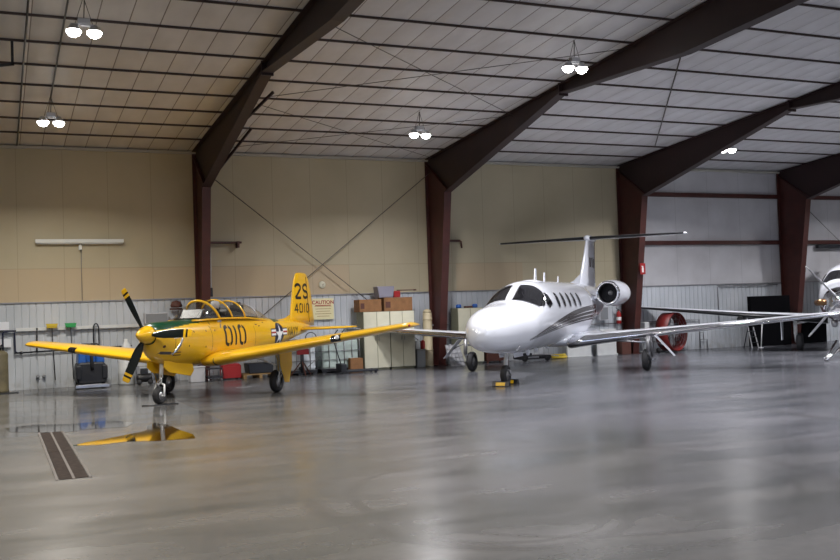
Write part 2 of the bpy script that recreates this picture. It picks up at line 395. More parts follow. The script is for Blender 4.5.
# lamps ------------------------------------------------------------
LAMP_E = 1.0
def lamp_fixture(x, y, label):
    z = roof(y) - .62
    t = thing('high_bay_lamp', label, 'lamp', (x, y, z), 0, 'twin head high bay lamps')
    b = MB(); b.bx(-.22, .22, -.03, .03, .10, .13); b.bx(-.1, .1, -.06, .06, .13, .22); b.build('bracket', 'ltgrey', t)
    b = MB(); b.tube([(-.15, 0, .12), (0, 0, .605)], .006, 6); b.tube([(.15, 0, .12), (0, 0, .605)], .006, 6); b.tube([(0, .02, .2), (.02, .02, .605)], .01, 6); b.build('suspension_wire', 'rope', t)
    for sx in (-1, 1):
        b = MB(); b.lathe([(.03, .12), (.07, .10), (.10, .05), (.13, 0), (.125, 0), (.10, .045)], (sx * .17, 0, 0), n=20, caps=False); h = b.build('lamp_head', 'alu', t)
        b = MB(); b.lathe([(.001, -.105), (.04, -.10), (.09, -.075), (.125, -.02), (.125, .012), (.001, .02)], (sx * .17, 0, 0), n=20, caps=False); b.build('lens', 'lens', h)
        li = LIGHTS.setdefault(x < 8, None)
        if li is None:
            li = bpy.data.lights.new('high_bay_light', 'AREA'); li.shape = 'DISK'; li.size = .2; li.spread = math.radians(150); li.energy = ENERGY; li.color = (1, .95, .87) if x < 8 else (.97, .96, 1); LIGHTS[x < 8] = li
        lo = bpy.data.objects.new('high_bay_light', li); col.objects.link(lo); lo.location = (x + sx * .17, y, z - .11)
    return t
ENERGY = 150; LIGHTS = {}
LX = {-8.2: None, 1.4: 'left', 10.9: 'middle', 20.8: 'right', 30.4: None}
lab = {(1.5, 17.4): 'bright twin lamp high at the upper left of the ceiling', (1.25, 23.4): 'bright twin lamp over the beige wall, farthest left',
       (10.33, 23.0): 'bright twin lamp hanging beside the second steel column', (11.4, 17.2): 'bright twin lamp hanging in front of the second rafter', (20.76, 23.1): 'single bright spot below the third rafter'}
for (x, y), l in lab.items(): lamp_fixture(x, y, l)
for x in (1.4, 10.9, 20.8, 30.4):
    for y in (23.1, 17.3, 11.4, 5.6, -3, -11):
        if any(abs(x - q[0]) < 1 and abs(y - q[1]) < 1 for q in lab): continue
        if x == -8.2 and y < 0 or x == 30.4 and y < 0: continue
        lamp_fixture(x, y, 'twin high bay lamp hanging outside the picture')

# ------------------------------------------------------------------ lofted fuselage
class Fus:
    def __init__(s, rows, n=2.1):
        s.a = np.array(rows, float); s.n = n
    def st(s, x):
        a = s.a; X = a[:, 0]; x = min(max(x, X[0]), X[-1])
        i = min(max(int(np.searchsorted(X, x)) - 1, 0), len(X) - 2)
        h = X[i + 1] - X[i]; t = (x - X[i]) / h
        def tang(k):
            if k == 0: return (a[1] - a[0]) / (X[1] - X[0])
            if k == len(X) - 1: return (a[-1] - a[-2]) / (X[-1] - X[-2])
            d0 = (a[k] - a[k - 1]) / (X[k] - X[k - 1]); d1 = (a[k + 1] - a[k]) / (X[k + 1] - X[k])
            m = (d0 + d1) / 2; return np.where(d0 * d1 <= 0, 0, np.sign(m) * np.minimum(np.abs(m), 3 * np.minimum(np.abs(d0), np.abs(d1))))
        m0, m1 = tang(i), tang(i + 1)
        return (2 * t**3 - 3 * t**2 + 1) * a[i] + (t**3 - 2 * t**2 + t) * h * m0 + (-2 * t**3 + 3 * t**2) * a[i + 1] + (t**3 - t**2) * h * m1
    def pt(s, x, th, off=0.):
        _, w, zc, ht, hb = s.st(x); e = 2 / s.n
        S_, C_ = math.sin(th), math.cos(th); h = ht if C_ > 0 else hb
        return Vector((x, (w + off) * math.copysign(abs(S_)**e, S_), zc + (h + off) * math.copysign(abs(C_)**e, C_)))
    def side(s, x, z, sgn=-1, off=.004):
        _, w, zc, ht, hb = s.st(x); h = ht if z > zc else hb
        r = min(abs(z - zc) / max(h, 1e-4), .999); return Vector((x, sgn * (w * (1 - r**s.n)**(1 / s.n) + off), z))
    def mesh(s, xs, n, mi=0, x1=None):
        b = MB(); rings = [[s.pt(x, 2 * PI * j / n) for j in range(n)] for x in xs]
        f = (lambda i, j: mi((xs[i] + xs[i + 1]) / 2, 2 * PI * (j + .5) / n)) if callable(mi) else mi
        b.loft(rings, f); return b
def fill(polys, step):
    """2D polygons cut into small cells"""
    bm = bmesh.new()
    for p in polys:
        vs = [bm.verts.new((u, v, 0)) for u, v in p]
        try: bm.faces.new(vs)
        except ValueError: pass
    bmesh.ops.triangulate(bm, faces=bm.faces)
    U = [v.co.x for v in bm.verts]; V = [v.co.y for v in bm.verts]
    for axis, lo, hi in ((0, min(U), max(U)), (1, min(V), max(V))):
        k = int((hi - lo) / step) + 1
        for i in range(1, k):
            q = lo + (hi - lo) * i / k; co = (q, 0, 0) if axis == 0 else (0, q, 0); no = (1, 0, 0) if axis == 0 else (0, 1, 0)
            bmesh.ops.bisect_plane(bm, geom=bm.verts[:] + bm.edges[:] + bm.faces[:], plane_co=co, plane_no=no, dist=1e-6)
    bm.verts.index_update(); vs = [(v.co.x, v.co.y) for v in bm.verts]; fs = [[v.index for v in f.verts] for f in bm.faces]; bm.free()
    return vs, fs
def decal(name, polys, fn, m, parent, step=.05):
    vs, fs = fill(polys, step); b = MB(); b.add([fn(u, v) for u, v in vs], fs, 0, True); return b.build(name, m, parent, weld=False)
def ribbon(pts, w, closed=False):
    P = [Vector((p[0], p[1])) for p in pts]; n = len(P); L = []; R = []
    for i in range(n):
        a = P[(i - 1) % n] if (closed or i > 0) else None; c = P[(i + 1) % n] if (closed or i < n - 1) else None
        d0 = (P[i] - a).normalized() if a is not None else None; d1 = (c - P[i]).normalized() if c is not None else None
        d = (d0 or d1) if (d0 is None or d1 is None) else (d0 + d1).normalized()
        nn = Vector((-d.y, d.x)); k = 1.
        if d0 is not None and d1 is not None: k = 1 / max(.5, nn.dot(Vector((-d1.y, d1.x))))
        L.append(P[i] + nn * w / 2 * k); R.append(P[i] - nn * w / 2 * k)
    return [[tuple(L[i]), tuple(L[(i + 1) % n]), tuple(R[(i + 1) % n]), tuple(R[i])] for i in range(n if closed else n - 1)]
def arc(cx, cy, rx, ry, a0, a1, n=8): return [(cx + rx * math.cos(math.radians(a0 + (a1 - a0) * i / n)), cy + ry * math.sin(math.radians(a0 + (a1 - a0) * i / n))) for i in range(n + 1)]
GL = {  # strokes in a cell 0..1 wide, 0..2 high
 '0': [arc(.5, 1.65, .5, .35, 82, 180) + arc(.5, .35, .5, .35, 180, 278), arc(.5, 1.65, .5, .35, 62, 0) + arc(.5, .35, .5, .35, 0, -62)],
 '1': [[(.5, 2.08), (.5, -.08)]],
 '2': [arc(.5, 1.5, .5, .5, 170, -20) + [(0.05, .1), (0, 0)], [(0, 0), (1.05, 0)]],
 'S': [arc(.5, 1.5, .5, .5, 15, 250) + arc(.5, .5, .5, .5, 75, -165)],
 '4': [[(.72, 2.05), (0, .6), (1.1, .6)], [(.72, 2.05), (.72, -.08)]],
 'N': [[(0, -.08), (0, 2.0), (1, 0), (1, 2.08)]],
 'A': [[(0, -.08), (.5, 2.0), (1, -.08)], [(.2, .6), (.8, .6)]],
 'V': [[(0, 2.08), (.5, 0), (1, 2.08)]],
 'Y': [[(0, 2.08), (.5, 1.0), (1, 2.08)], [(.5, 1.0), (.5, -.08)]],
}
def glyphs(text, u0, v0, h, w, gap, thick, du=1.):
    polys = []; u = u0
    for ch in text:
        ww = w * (.45 if ch == '1' else 1)
        for st in GL[ch]:
            q = [(u + du * p[0] * ww, v0 + p[1] * h / 2) for p in st] if ch != '1' else [(u + du * ww / 2, v0 + p[1] * h / 2) for p in st]
            polys += ribbon(q, thick)
        u += du * (ww + gap)
    return polys
def airfoil(n=16, t=.13, camber=.015):
    def yt(x): return 5 * t * (.2969 * math.sqrt(x) - .126 * x - .3516 * x * x + .2843 * x**3 - .1036 * x**4)
    xs = [(1 - math.cos(PI * i / n)) / 2 for i in range(n + 1)]
    up = [(x, yt(x) + camber * 4 * x * (1 - x)) for x in xs[::-1]]; lo = [(x, -yt(x) + camber * 4 * x * (1 - x)) for x in xs[1:-1]]
    return up + lo
def wing(secs, t=.13, n=14, camber=.015, mi=0, vertical=False, tipround=True):
    """secs: (xLE, span, height, chord, thickness ratio)"""
    rings = []; secs = list(secs)
    if tipround:
        a, c = secs[-2], secs[-1]; d = (c[1] - a[1]); e = c[4] * c[3] * 1.2 * (1 if d > 0 else -1)
        for f, sh in ((.45, .93), (.8, .72), (1.0, .35)):
            nx = c[0] + c[3] * (1 - sh) * .55 * 0 + (c[3] * (1 - sh)) * .5
            secs.append((nx, c[1] + e * f, c[2] + (c[2] - a[2]) / abs(d) * abs(e * f), c[3] * sh, c[4] * (1 if sh > .5 else .8)))
    for x, y, z, c, tt in secs:
        af = airfoil(n, tt, 0 if vertical else camber)
        rings.append([Vector((x + u * c, v * c, z + 0)) + Vector((0, 0, y)) if vertical else Vector((x + u * c, y, z + v * c)) for u, v in af])
    b = MB(); k = len(rings[0])
    def f(i, j): return mi(i, j, min(airfoil(n)[j][0], airfoil(n)[(j + 1) % k][0]), (secs[i][1] + secs[i + 1][1]) / 2) if callable(mi) else mi
    b.loft(rings, f); return b
def tyre(name, parent, c, R, w, axis='y', hub='alu'):
    b = MB(); r = R; h = w / 2
    prof = [(r * .52, -h * .55), (r * .6, -h * .85), (r * .8, -h), (r * .93, -h * .8), (r, -h * .4), (r, h * .4), (r * .93, h * .8), (r * .8, h), (r * .6, h * .85), (r * .52, h * .55)]
    b.lathe(prof, c, axis, 32, caps=False); b.lathe([(r * .52, -h * .55), (r * .52, h * .55)], c, axis, 32, caps=False)
    o = b.build('tyre' if not name else name, 'rubber', parent)
    b = MB(); b.lathe([(r * .1, -h * .75), (r * .3, -h * .6), (r * .36, -h * .35), (r * .53, -h * .5), (r * .53, h * .5), (r * .36, h * .35), (r * .3, h * .6), (r * .1, h * .75)], c, axis, 24)
    b.build('wheel_hub', hub, parent); return o

# ------------------------------------------------------------------ yellow trainer
T = thing('propeller_airplane', 'yellow propeller trainer airplane with green anti-glare nose panel and black 010 on its side', 'airplane', (3.155, 20.95, 0), math.radians(48.6))
tf = Fus([(-.36, .19, 1.47, .17, .20), (-.30, .27, 1.44, .25, .30), (-.15, .34, 1.40, .33, .44), (.1, .40, 1.36, .38, .52), (.5, .45, 1.33, .42, .55), (1.0, .50, 1.30, .465, .55), (1.6, .54, 1.28, .51, .55),
          (2.5, .55, 1.28, .51, .54), (3.4, .53, 1.28, .50, .52), (4.2, .48, 1.29, .47, .47), (5.0, .40, 1.31, .41, .40), (5.8, .31, 1.33, .33, .30), (6.6, .21, 1.34, .27, .20), (7.3, .12, 1.36, .18, .12), (7.75, .05, 1.38, .1, .06)], 2.25)
def tcol(x, th):
    p = tf.pt(x, th)
    zl = np.interp(x, [-.4, .0, .6, 1.3, 1.95, 2.3], [1.56, 1.60, 1.66, 1.70, 1.755, 1.80])
    if x < 2.15 and p.z > zl: return 1
    if 4.86 < x < 5.35 and p.z > 1.62 + (x - 5.1) * .06: return 1
    return 0
xs = [-.36, -.33, -.3, -.25, -.2, -.1] + [i * .06 for i in range(0, 36)] + [2.2 + i * .15 for i in range(17)] + [4.75 + .06 * i for i in range(12)] + [5.6 + .2 * i for i in range(11)] + [7.75]
fb = tf.mesh(xs, 96, tcol); fus = fb.build('fuselage', ['yellow', 'green'], T)
# chin intake and cowl details
decal('cowl_placard', [[(-.24, 1.06), (-.02, 1.04), (-.02, 1.10), (-.24, 1.12)]], lambda u, v: tf.side(u, v), 'stripe_dark', T, .04)
decal('cowl_port', [arc(-.22, 1.22, .03, .03, 0, 360, 12)[:-1]], lambda u, v: tf.side(u, v), 'brown', T, .04)
b = MB()
sp = [(.002, -.78), (.03, -.765), (.07, -.72), (.12, -.63), (.165, -.53), (.185, -.44), (.19, -.38), (.16, -.355)]
b.lathe(sp, (0, 0, 1.48), 'x', 36); b.build('spinner', 'yellow', T)
hb = MB(); R0 = 1.10
for k, ang in enumerate((118, 1, -118)):
    a = math.radians(ang); dy, dz = -math.cos(a), math.sin(a)
    def bp(r, ch, th, tw, xo=-.47):   # blade section at radius r
        ca, sa = math.cos(tw), math.sin(tw); ring = []
        ty, tz = dz, -dy                # tangential direction
        for j in range(14):
            q = 2 * PI * j / 14; u = math.cos(q) * ch / 2; v = math.sin(q) * th / 2
            t_, x_ = u * ca - v * sa, u * sa + v * ca
            ring.append(Vector((xo + x_, dy * r + ty * t_, 1.48 + dz * r + tz * t_)))
        return ring
    sec = [(.14, .07, .07, .6), (.2, .09, .06, .6), (.3, .15, .045, .55), (.45, .185, .03, .45), (.65, .19, .022, .36), (.8, .185, .018, .3), (.86, .18, .016, .28), (.90, .178, .015, .27), (.955, .175, .014, .26), (1.0, .17, .013, .25), (1.055, .165, .011, .24), (1.09, .14, .009, .23), (R0, .10, .006, .23)]
    b = MB(); b.loft([bp(*q) for q in sec], lambda i, j: 1 if i in (7, 9) else (1 if i >= 10 else 0)); bl = b.build('propeller_blade', ['propblack', 'yellow'], T)
# exhaust stacks hugging the cowl
for sg in (-1, 1):
    b = MB(); b.tube([tf.side(x, z, sg, .0) for x, z in ((.24, 1.46), (.25, 1.36), (.2, 1.24), (.1, 1.12), (.0, 1.04))], [.02, .03, .032, .03, .026], 10); b.build('exhaust', 'chrome', T)
decal('cowl_highlight_strip', ribbon([(0.0, 1.40), (.16, 1.41)], .05), lambda u, v: tf.side(u, v), 'insw', T)
decal('cowl_latches', sum([ribbon([(u, v - .02), (u, v + .02)], .03) for u, v in ((.7, 1.5), (1.15, 1.5), (1.5, 1.5), (.5, 1.2), (1.1, 1.15), (1.45, 1.66))], []), lambda u, v: tf.side(u, v), 'brown', T)
b = MB(); b.box((1.60, -.565, 1.70), (.16, .01, .05)); b.box((1.66, -.56, 1.60), (.05, .01, .1), mi=0); b.build('step_plate', 'alu', T)
# canopy
cf = Fus([(.88, .30, 1.74, .02, .01), (1.1, .36, 1.74, .13, .01), (1.4, .395, 1.75, .32, .01), (1.65, .405, 1.75, .44, .01), (2.0, .41, 1.76, .45, .01), (2.6, .41, 1.76, .43, .01), (3.2, .40, 1.75, .41, .01), (3.8, .37, 1.72, .36, .01), (4.4, .30, 1.68, .24, .01), (4.85, .18, 1.67, .07, .01), (5.0, .1, 1.66, .01, .01)], 2.0)
b = MB(); xs = [.88 + i * .103 for i in range(41)]
b.loft([[cf.pt(x, -PI / 2 + PI * j / 28) for j in range(29)] for x in xs], 0, caps=False, closed=False); b.build('canopy_glass', 'canopy', T)
def hoop(x0, x1, r=.022, nm='canopy_frame', m='yellow'):
    b = MB(); P = []
    for j in range(25):
        th = -PI / 2 + PI * j / 24; x = x1 - (x1 - x0) * math.cos(th); P.append(cf.pt(x, th, .004))
    b.tube(P, r, 8); return b.build(nm, m, T)
hoop(1.60, 1.90, .028); hoop(2.34, 2.5, .02); hoop(3.02, 3.15, .02); hoop(3.75, 3.9, .014, m='alu')
for sg in (-1, 1):
    b = MB(); b.tube([cf.pt(x, sg * PI / 2, .0) + Vector((0, 0, -.0)) for x in [.88 + .1 * i for i in range(42)]], .02, 8); b.build('canopy_sill', 'yellow', T)
b = MB()
b.loft([[cf.pt(x, sg * 1.57, -.03) + Vector((0, 0, .055)) for sg in (-1, 1)] + [cf.pt(x, sg * 1.57, -.03) + Vector((0, 0, .02)) for sg in (1, -1)] for x in (1.15, 1.6, 2.0, 2.6, 3.4, 4.0)]); b.build('cockpit_tub', 'black', T)
def seat(x):
    b = MB(); b.box((x + .25, 0, 1.90), (.10, .36, .36), Matrix.Rotation(.2, 3, 'Y')); b.box((x + .30, 0, 2.09), (.08, .2, .12)); b.box((x, 0, 1.80), (.45, .38, .06)); b.build('seat', 'seat', T, bev=.03)
seat(2.05); seat(3.2)
for x in (1.45, 2.55):
    b = MB(); b.prism([(x - .18, 1.78), (x + .08, 1.78), (x + .08, 1.98), (x, 2.0)], 'y', -.27, .27); b.build('instrument_shroud', 'black', T, bev=.02)
b = MB(); b.lathe([(.001, -.11), (.07, -.09), (.105, -.02), (.11, .03), (.09, .09), (.04, .12), (.001, .125)], (2.25, -.1, 2.06), n=20); b.build('headset_helmet', 'ltgrey', T)
b = MB(); b.tube([(2.5, .3, 1.8), (2.42, .2, 2.0), (2.35, -.15, 2.12)], .02, 6); b.tube([(2.3, -.3, 1.8), (2.1, -.22, 2.0)], .018, 6); b.build('harness', 'black', T)
# aerial wire and small aerials
b = MB(); b.tube([(3.9, 0, 2.1), (5.0, 0, 1.75)], .004, 5); b.build('aerial_wire', 'rope', T)
# side numbers etc. (port = -y)
decal('side_number', glyphs('010', 1.93, 1.15, .42, .27, .14, .075), lambda u, v: tf.side(u, v), 'black', T, .06)
decal('side_number', glyphs('010', 2.9, 1.13, .43, .27, .14, .075, -1), lambda u, v: tf.side(u, v, 1), 'black', T, .06)
def insignia(cx, cz, r, fn, du=1):
    F = lambda off: (lambda u, v: fn(u, v, off))
    decal('insignia_border', [[(cx + r * 1.12 * math.cos(a * PI / 16), cz + r * 1.12 * math.sin(a * PI / 16)) for a in range(32)], [(cx - 2.1 * r, cz - .08 * r), (cx + 2.1 * r, cz - .08 * r), (cx + 2.1 * r, cz + .62 * r), (cx - 2.1 * r, cz + .62 * r)]], F(.003), 'navy', T, .08)
    for q in (-1, 1): decal('insignia_bar', [[(cx + q * .9 * r, cz + 0 * r), (cx + q * 2.0 * r, cz), (cx + q * 2.0 * r, cz + .52 * r), (cx + q * .9 * r, cz + .52 * r)]], F(.006), 'insw', T, .08)
    decal('insignia_stripe', [[(cx + q * .95 * r, cz + .19 * r), (cx + q * 2.0 * r, cz + .19 * r), (cx + q * 2.0 * r, cz + .34 * r), (cx + q * .95 * r, cz + .34 * r)] for q in (-1, 1)], F(.009), 'red', T, .08)
    star = []
    for i in range(10):
        q = r * (1.0 if i % 2 == 0 else .382); a = PI / 2 + i * PI / 5; star.append((cx + q * math.cos(a), cz + q * math.sin(a)))
    decal('insignia_star', [star], F(.010), 'insw', T, .08)
insignia(5.02, 1.27, .29, lambda u, v, o: tf.side(u, v, -1, o)); insignia(5.02, 1.27, .29, lambda u, v, o: tf.side(u, v, 1, o))
decal('navy_lettering', glyphs('NAVY', 5.72, 1.24, .2, .15, .07, .045), lambda u, v: tf.side(u, v), 'black', T, .06)
decal('stencil_marks', sum([ribbon([(u, v), (u + w, v)], .02) for u, v, w in ((3.55, 1.58, .12), (3.7, 1.54, .1), (4.05, 1.62, .08), (.05, .95 + .13, .2), (.05, 1.02, .22))], []), lambda u, v: tf.side(u, v), 'brown', T, .06)
decal('fuselage_seams', ribbon([(3.42, .95), (3.42, 1.55)], .012) + ribbon([(.05, 1.0), (.05, 1.6)], .012) + ribbon([(1.35, 1.05), (1.35, 1.62)], .010), lambda u, v: tf.side(u, v), 'brown', T, .05)
# wings
for sg in (-1, 1):
    secs = [(x, y, z - .02 * y, c, q) for x, y, z, c, q in ((1.12, sg * .35, .82, 2.25, .155), (1.22, sg * .62, .835, 2.02, .165), (1.33, sg * 1.5, .935, 1.86, .15), (1.54, sg * 3.2, 1.15, 1.5, .14), (1.76, sg * 4.85, 1.36, 1.14, .12))]
    wo = wing(secs, n=18).build('wing', 'yellow', T)
    # landing light window in the leading edge
    xq, zq = 1.30, .965 + (2.9 - 1.5) * .126 - .0
    for yy in (3.4,):
        b = MB(); z0 = .935 + (yy - 1.5) * .1265 + .03
        rings = []
        for y2 in (yy - .11, yy + .11):
            xl = np.interp(y2, [1.5, 3.2, 4.85], [1.33, 1.54, 1.76]); c = np.interp(y2, [1.5, 3.2, 4.85], [1.86, 1.5, 1.14]); zc = np.interp(y2, [1.5, 3.2, 4.85], [.935, 1.15, 1.36]) - .02 * sg * y2
            af = [q for q in airfoil(18, .147) if q[0] < .085]
            rings.append([Vector((xl + u * c - .006, sg * y2, zc + v * c * 1.03)) for u, v in af])
        b.loft(rings, 0, caps=False, closed=False); b.build('landing_light_window', 'darkglass', T)
        b = MB(); b.lathe([(.001, -.03), (.045, -.025), (.05, 0)], (1.575, sg * (yy + .04), z0 - .02 * sg * yy), 'x', 16); b.build('landing_light', 'insw' if sg < 0 else 'darkglass', T)
    b = MB(); secd = []
    xl, xr_ = 2.55, 2.56
    b.tube([(2.78, sg * 2.9, 1.14 - .058 * sg), (2.72, sg * 4.75, 1.355 - .095 * sg)], .006, 5); b.build('aileron_gap', 'brown', T)
    # pitot / nav light
    b = MB(); b.lathe([(.001, -.06), (.025, -.04), (.03, 0), (.02, .04)], (1.95, sg * 4.98, 1.375 - .1 * sg), 'x', 12); b.build('navigation_light', 'red' if sg < 0 else 'green', T)
decal('fuel_cap_mark', ribbon([(1.60, .0), (1.75, 0)], .05), lambda u, v: Vector((u - .335, -1.02 + v, .905 + (u - 1.6) * .5)), 'black', T, .06)
# wing root fairing edge in black
P = []
for u, v in airfoil(18, .15):
    if u < .22: P.append(Vector((1.215 + u * 2.03, -.60, .832 + v * 2.06)))
b = MB(); b.tube(P, .012, 6); b.build('wing_root_seal', 'black', T)
# tail
finm = wing([(6.42, 1.45, 0, 1.75, .08), (6.52, 1.75, 0, 1.60, .08), (6.66, 2.3, 0, 1.34, .08), (6.78, 2.72, 0, 1.06, .08), (6.9, 2.9, 0, .80, .07)], vertical=True, n=12, tipround=True)
finm.build('fin', 'yellow', T)
b = MB(); b.loft([[Vector((5.5, -.015, 1.62)), Vector((5.5, .015, 1.62)), Vector((5.5, 0, 1.64))], [Vector((6.2, -.02, 1.5)), Vector((6.2, .02, 1.5)), Vector((6.2, 0, 1.70))], [Vector((6.75, -.025, 1.5)), Vector((6.75, .025, 1.5)), Vector((6.78, 0, 1.86))]]); b.build('dorsal_fin', 'yellow', T)
b = MB(); b.tube([(7.72, -.045, 1.55), (7.66, -.035, 2.3), (7.60, -.02, 2.85)], .006, 5); b.build('rudder_gap', 'brown', T)
def finside(u, v):   # u along x, v height on the port face
    xl = np.interp(v, [1.45, 1.75, 2.3, 2.72, 2.9], [6.42, 6.52, 6.66, 6.78, 6.9]); c = np.interp(v, [1.45, 1.75, 2.3, 2.72, 2.9], [1.75, 1.60, 1.34, 1.06, .80])
    t = .08; x = min(max((u - xl) / c, .001), .999)
    return Vector((u, -(5 * t * (.2969 * math.sqrt(x) - .126 * x - .3516 * x * x + .2843 * x**3 - .1036 * x**4) * c + .005), v))
decal('fin_letters', glyphs('2S', 6.82, 2.25, .38, .33, .18, .075), finside, 'black', T, .06)
decal('fin_number', glyphs('4010', 6.75, 1.84, .24, .19, .11, .048), finside, 'black', T, .06)
for sg in (-1, 1):
    wing([(6.75, sg * .08, 1.36, 1.15, .09), (6.9, sg * .9, 1.37, .92, .09), (7.05, sg * 1.5, 1.38, .72, .08)], n=12).build('stabilizer', 'yellow', T)
# landing gear
def nose_gear(par):
    g = MB(); g.tube([(.12, 0, .95), (.06, 0, .55)], .045, 14); g.tube([(.06, 0, .58), (.045, 0, .42)], .028, 12)
    g.build('nose_gear_strut', 'insw', par)
    g = MB(); g.tube([(.045, 0, .44), (.03, -.10, .40), (0, -.115, .30), (-.01, -.115, .18)], .022, 10); g.tube([(.045, 0, .44), (.03, .10, .40), (0, .115, .30), (-.01, .115, .18)], .022, 10); g.tube([(-.01, -.13, .18), (-.01, .13, .18)], .02, 10)
    g.build('fork', 'insw', par)
    g = MB(); g.bar((.04, .02, .52), (-.1, .02, .44), .03, .02); g.bar((-.1, .02, .44), (0.0, .02, .36), .03, .02); g.tube([(.1, .06, .9), (.4, .1, .85)], .015, 8); g.tube([(.02, -.05, .6), (-.05, -.05, .48)], .015, 8); g.build('torque_link', 'alu', par)
    w = tyre('tyre', par, (-.01, 0, .185), .185, .15)
nose_gear(T)
b = MB(); b.prism([(-.12, .92), (1.0, .78), (1.05, .64), (.92, .52), (.05, .66), (-.14, .78)], 'y', -.215, -.195); b.build('nose_gear_door', 'yellow', T, bev=.008)
b = MB(); b.prism([(-.12, .92), (1.0, .78), (1.05, .64), (.92, .52), (.05, .66), (-.14, .78)], 'y', .195, .215); b.build('nose_gear_door', 'yellow', T, bev=.008)
for sg in (-1, 1):
    g = MB(); g.tube([(2.49, sg * 1.60, .90), (2.58, sg * 1.54, .50)], .05, 12); g.tube([(2.58, sg * 1.54, .52), (2.60, sg * 1.52, .26)], .03, 12); g.tube([(2.58, sg * 1.55, .26), (2.60, sg * 1.40, .26)], .03, 10)
    g.tube([(2.56, sg * 1.55, .6), (2.49, sg * .95, .84)], .02, 8); g.build('main_gear_strut', 'insw', T)
    g = MB(); g.bar((2.61, sg * 1.53, .5), (2.74, sg * 1.53, .42), .03, .02); g.bar((2.74, sg * 1.53, .42), (2.62, sg * 1.53, .30), .03, .02); g.build('torque_link', 'alu', T)
    tyre('tyre', T, (2.60, sg * 1.46, .26), .26, .17)
    b = MB(); y0 = 1.70
    b.prism([(2.29, .93), (2.94, .93), (2.94, .62), (2.82, .40), (2.76, .22), (2.52, .24), (2.46, .40), (2.32, .62)], 'y', sg * y0, sg * (y0 + .016)); b.build('main_gear_door', 'yellow', T, bev=.006)
    b = MB(); b.prism([(2.31, .91), (2.92, .91), (2.92, .63), (2.80, .41), (2.74, .24), (2.54, .26), (2.48, .41), (2.34, .63)], 'y', sg * (y0 - .004), sg * (y0 - .001)); b.build('door_lining', 'ltgrey', T)
b = MB(); b.tube([(2.4, -1.55, .9), (2.42, -1.6, .75), (2.5, -1.56, .5)], .012, 6); b.build('brake_hose', 'yelplast', T)
b = MB(); b.lathe([(.001, .60), (.05, .61), (.06, .68), (.04, .74)], (1.0, -.1, 0), n=14); b.build('belly_beacon', 'alu', T)

# ------------------------------------------------------------------ white business jet
J = thing('business_jet', 'white twin engine business jet with dark swept side stripes and T-tail', 'airplane', (10.77, 19.6, 0), math.radians(43))
jf = Fus([(-1.82, .02, 1.22, .02, .02), (-1.78, .14, 1.23, .13, .13), (-1.65, .29, 1.25, .26, .27), (-1.35, .45, 1.29, .39, .43), (-.95, .575, 1.33, .46, .54), (-.4, .70, 1.37, .48, .62), (.1, .79, 1.40, .50, .69), (.40, .80, 1.44, .52, .74), (.7, .81, 1.47, .65, .77), (1.05, .82, 1.51, .79, .80), (1.4, .825, 1.54, .86, .82),
          (2.0, .83, 1.56, .88, .84), (4.0, .83, 1.58, .86, .84), (5.4, .82, 1.60, .84, .82), (6.6, .62, 1.66, .77, .72), (7.6, .50, 1.74, .66, .60), (9.3, .34, 1.86, .46, .40), (10.2, .12, 1.94, .24, .18), (10.45, .03, 1.96, .1, .08)], 2.12)
xs = [-1.82, -1.81, -1.79, -1.76, -1.71, -1.65] + [-1.6 + .1 * i for i in range(35)] + [2.0 + .3 * i for i in range(28)] + [10.3, 10.45]
jf.mesh(xs, 72).build('fuselage', 'white', J)
# wing-to-body fairing
ff = Fus([(3.0, .3, .86, .1, .06), (3.6, .72, .84, .22, .14), (4.4, .92, .84, .26, .17), (6.0, .95, .84, .27, .17), (7.0, .74, .92, .2, .12), (7.8, .3, .98, .1, .06)], 2.4)
ff.mesh([3.0 + .2 * i for i in range(25)], 48).build('wing_fairing', 'white', J)
def jp(off): return lambda u, v: jf.pt(u, v, off)
def arcu(pts): return pts
WS = [[(.40, -.085), (1.10, -.10), (1.22, -.45), (1.22, -.75), (1.10, -1.02), (.90, -1.14), (.76, -1.14), (.57, -1.02), (.46, -.72), (.42, -.40)]]
for sg in (-1, 1):
    P = [(u, -v * sg * -1) if sg < 0 else (u, -v) for u, v in WS[0]]
    P = [(u, sg * abs(v)) for u, v in WS[0]]
    decal('windshield', [P], jp(.006), 'darkglass', J, .06)
    decal('windshield_frame', ribbon(P, .030, True), jp(.010), 'alu', J, .06)
    SW = [(1.0, 1.13), (1.22, .82), (1.36, .86), (1.44, 1.24), (1.12, 1.32)]
    decal('side_window', [[(u, sg * v) for u, v in SW]], jp(.006), 'darkglass', J, .06)
    decal('side_window_frame', ribbon([(u, sg * v) for u, v in SW], .022, True), jp(.009), 'alu', J, .06)
    for k in range(5):
        xc = 1.98 + k * .54; cz = 1.94
        P = [(xc + .12 * math.copysign(abs(math.cos(a * PI / 12))**.8, math.cos(a * PI / 12)), cz + .195 * math.copysign(abs(math.sin(a * PI / 12))**.8, math.sin(a * PI / 12))) for a in range(24)]
        decal('cabin_window', [P], lambda u, v: jf.side(u, v, sg, .006), 'darkglass', J, .08)
        decal('cabin_window_frame', ribbon(P, .025, True), lambda u, v: jf.side(u, v, sg, .008), 'alu', J, .1)
    # swept stripes
    for k, (w0, w1, za, zb) in enumerate(((.02, .13, 1.04, 1.72), (.015, .07, 1.02, 1.585), (.012, .07, 1.0, 1.48), (.008, .035, .98, 1.40))):
        pts = []; n = 30
        top, bot = [], []
        for i in range(n + 1):
            f = i / n; u = -.15 + f * 7.2; z = 1.02 + (za - .98) * .6 + (zb - 1.02 - (za - .98) * .6) * (1 - (1 - f)**2.3); w = .004 + (w1) * min(1, f * 2.2)
            top.append((u, z + w / 2)); bot.append((u, z - w / 2))
        polys = [[top[i], top[i + 1], bot[i + 1], bot[i]] for i in range(n)]
        decal('side_stripe', polys, lambda u, v: jf.side(u, v, sg, .005), 'stripe_dark', J, .12)
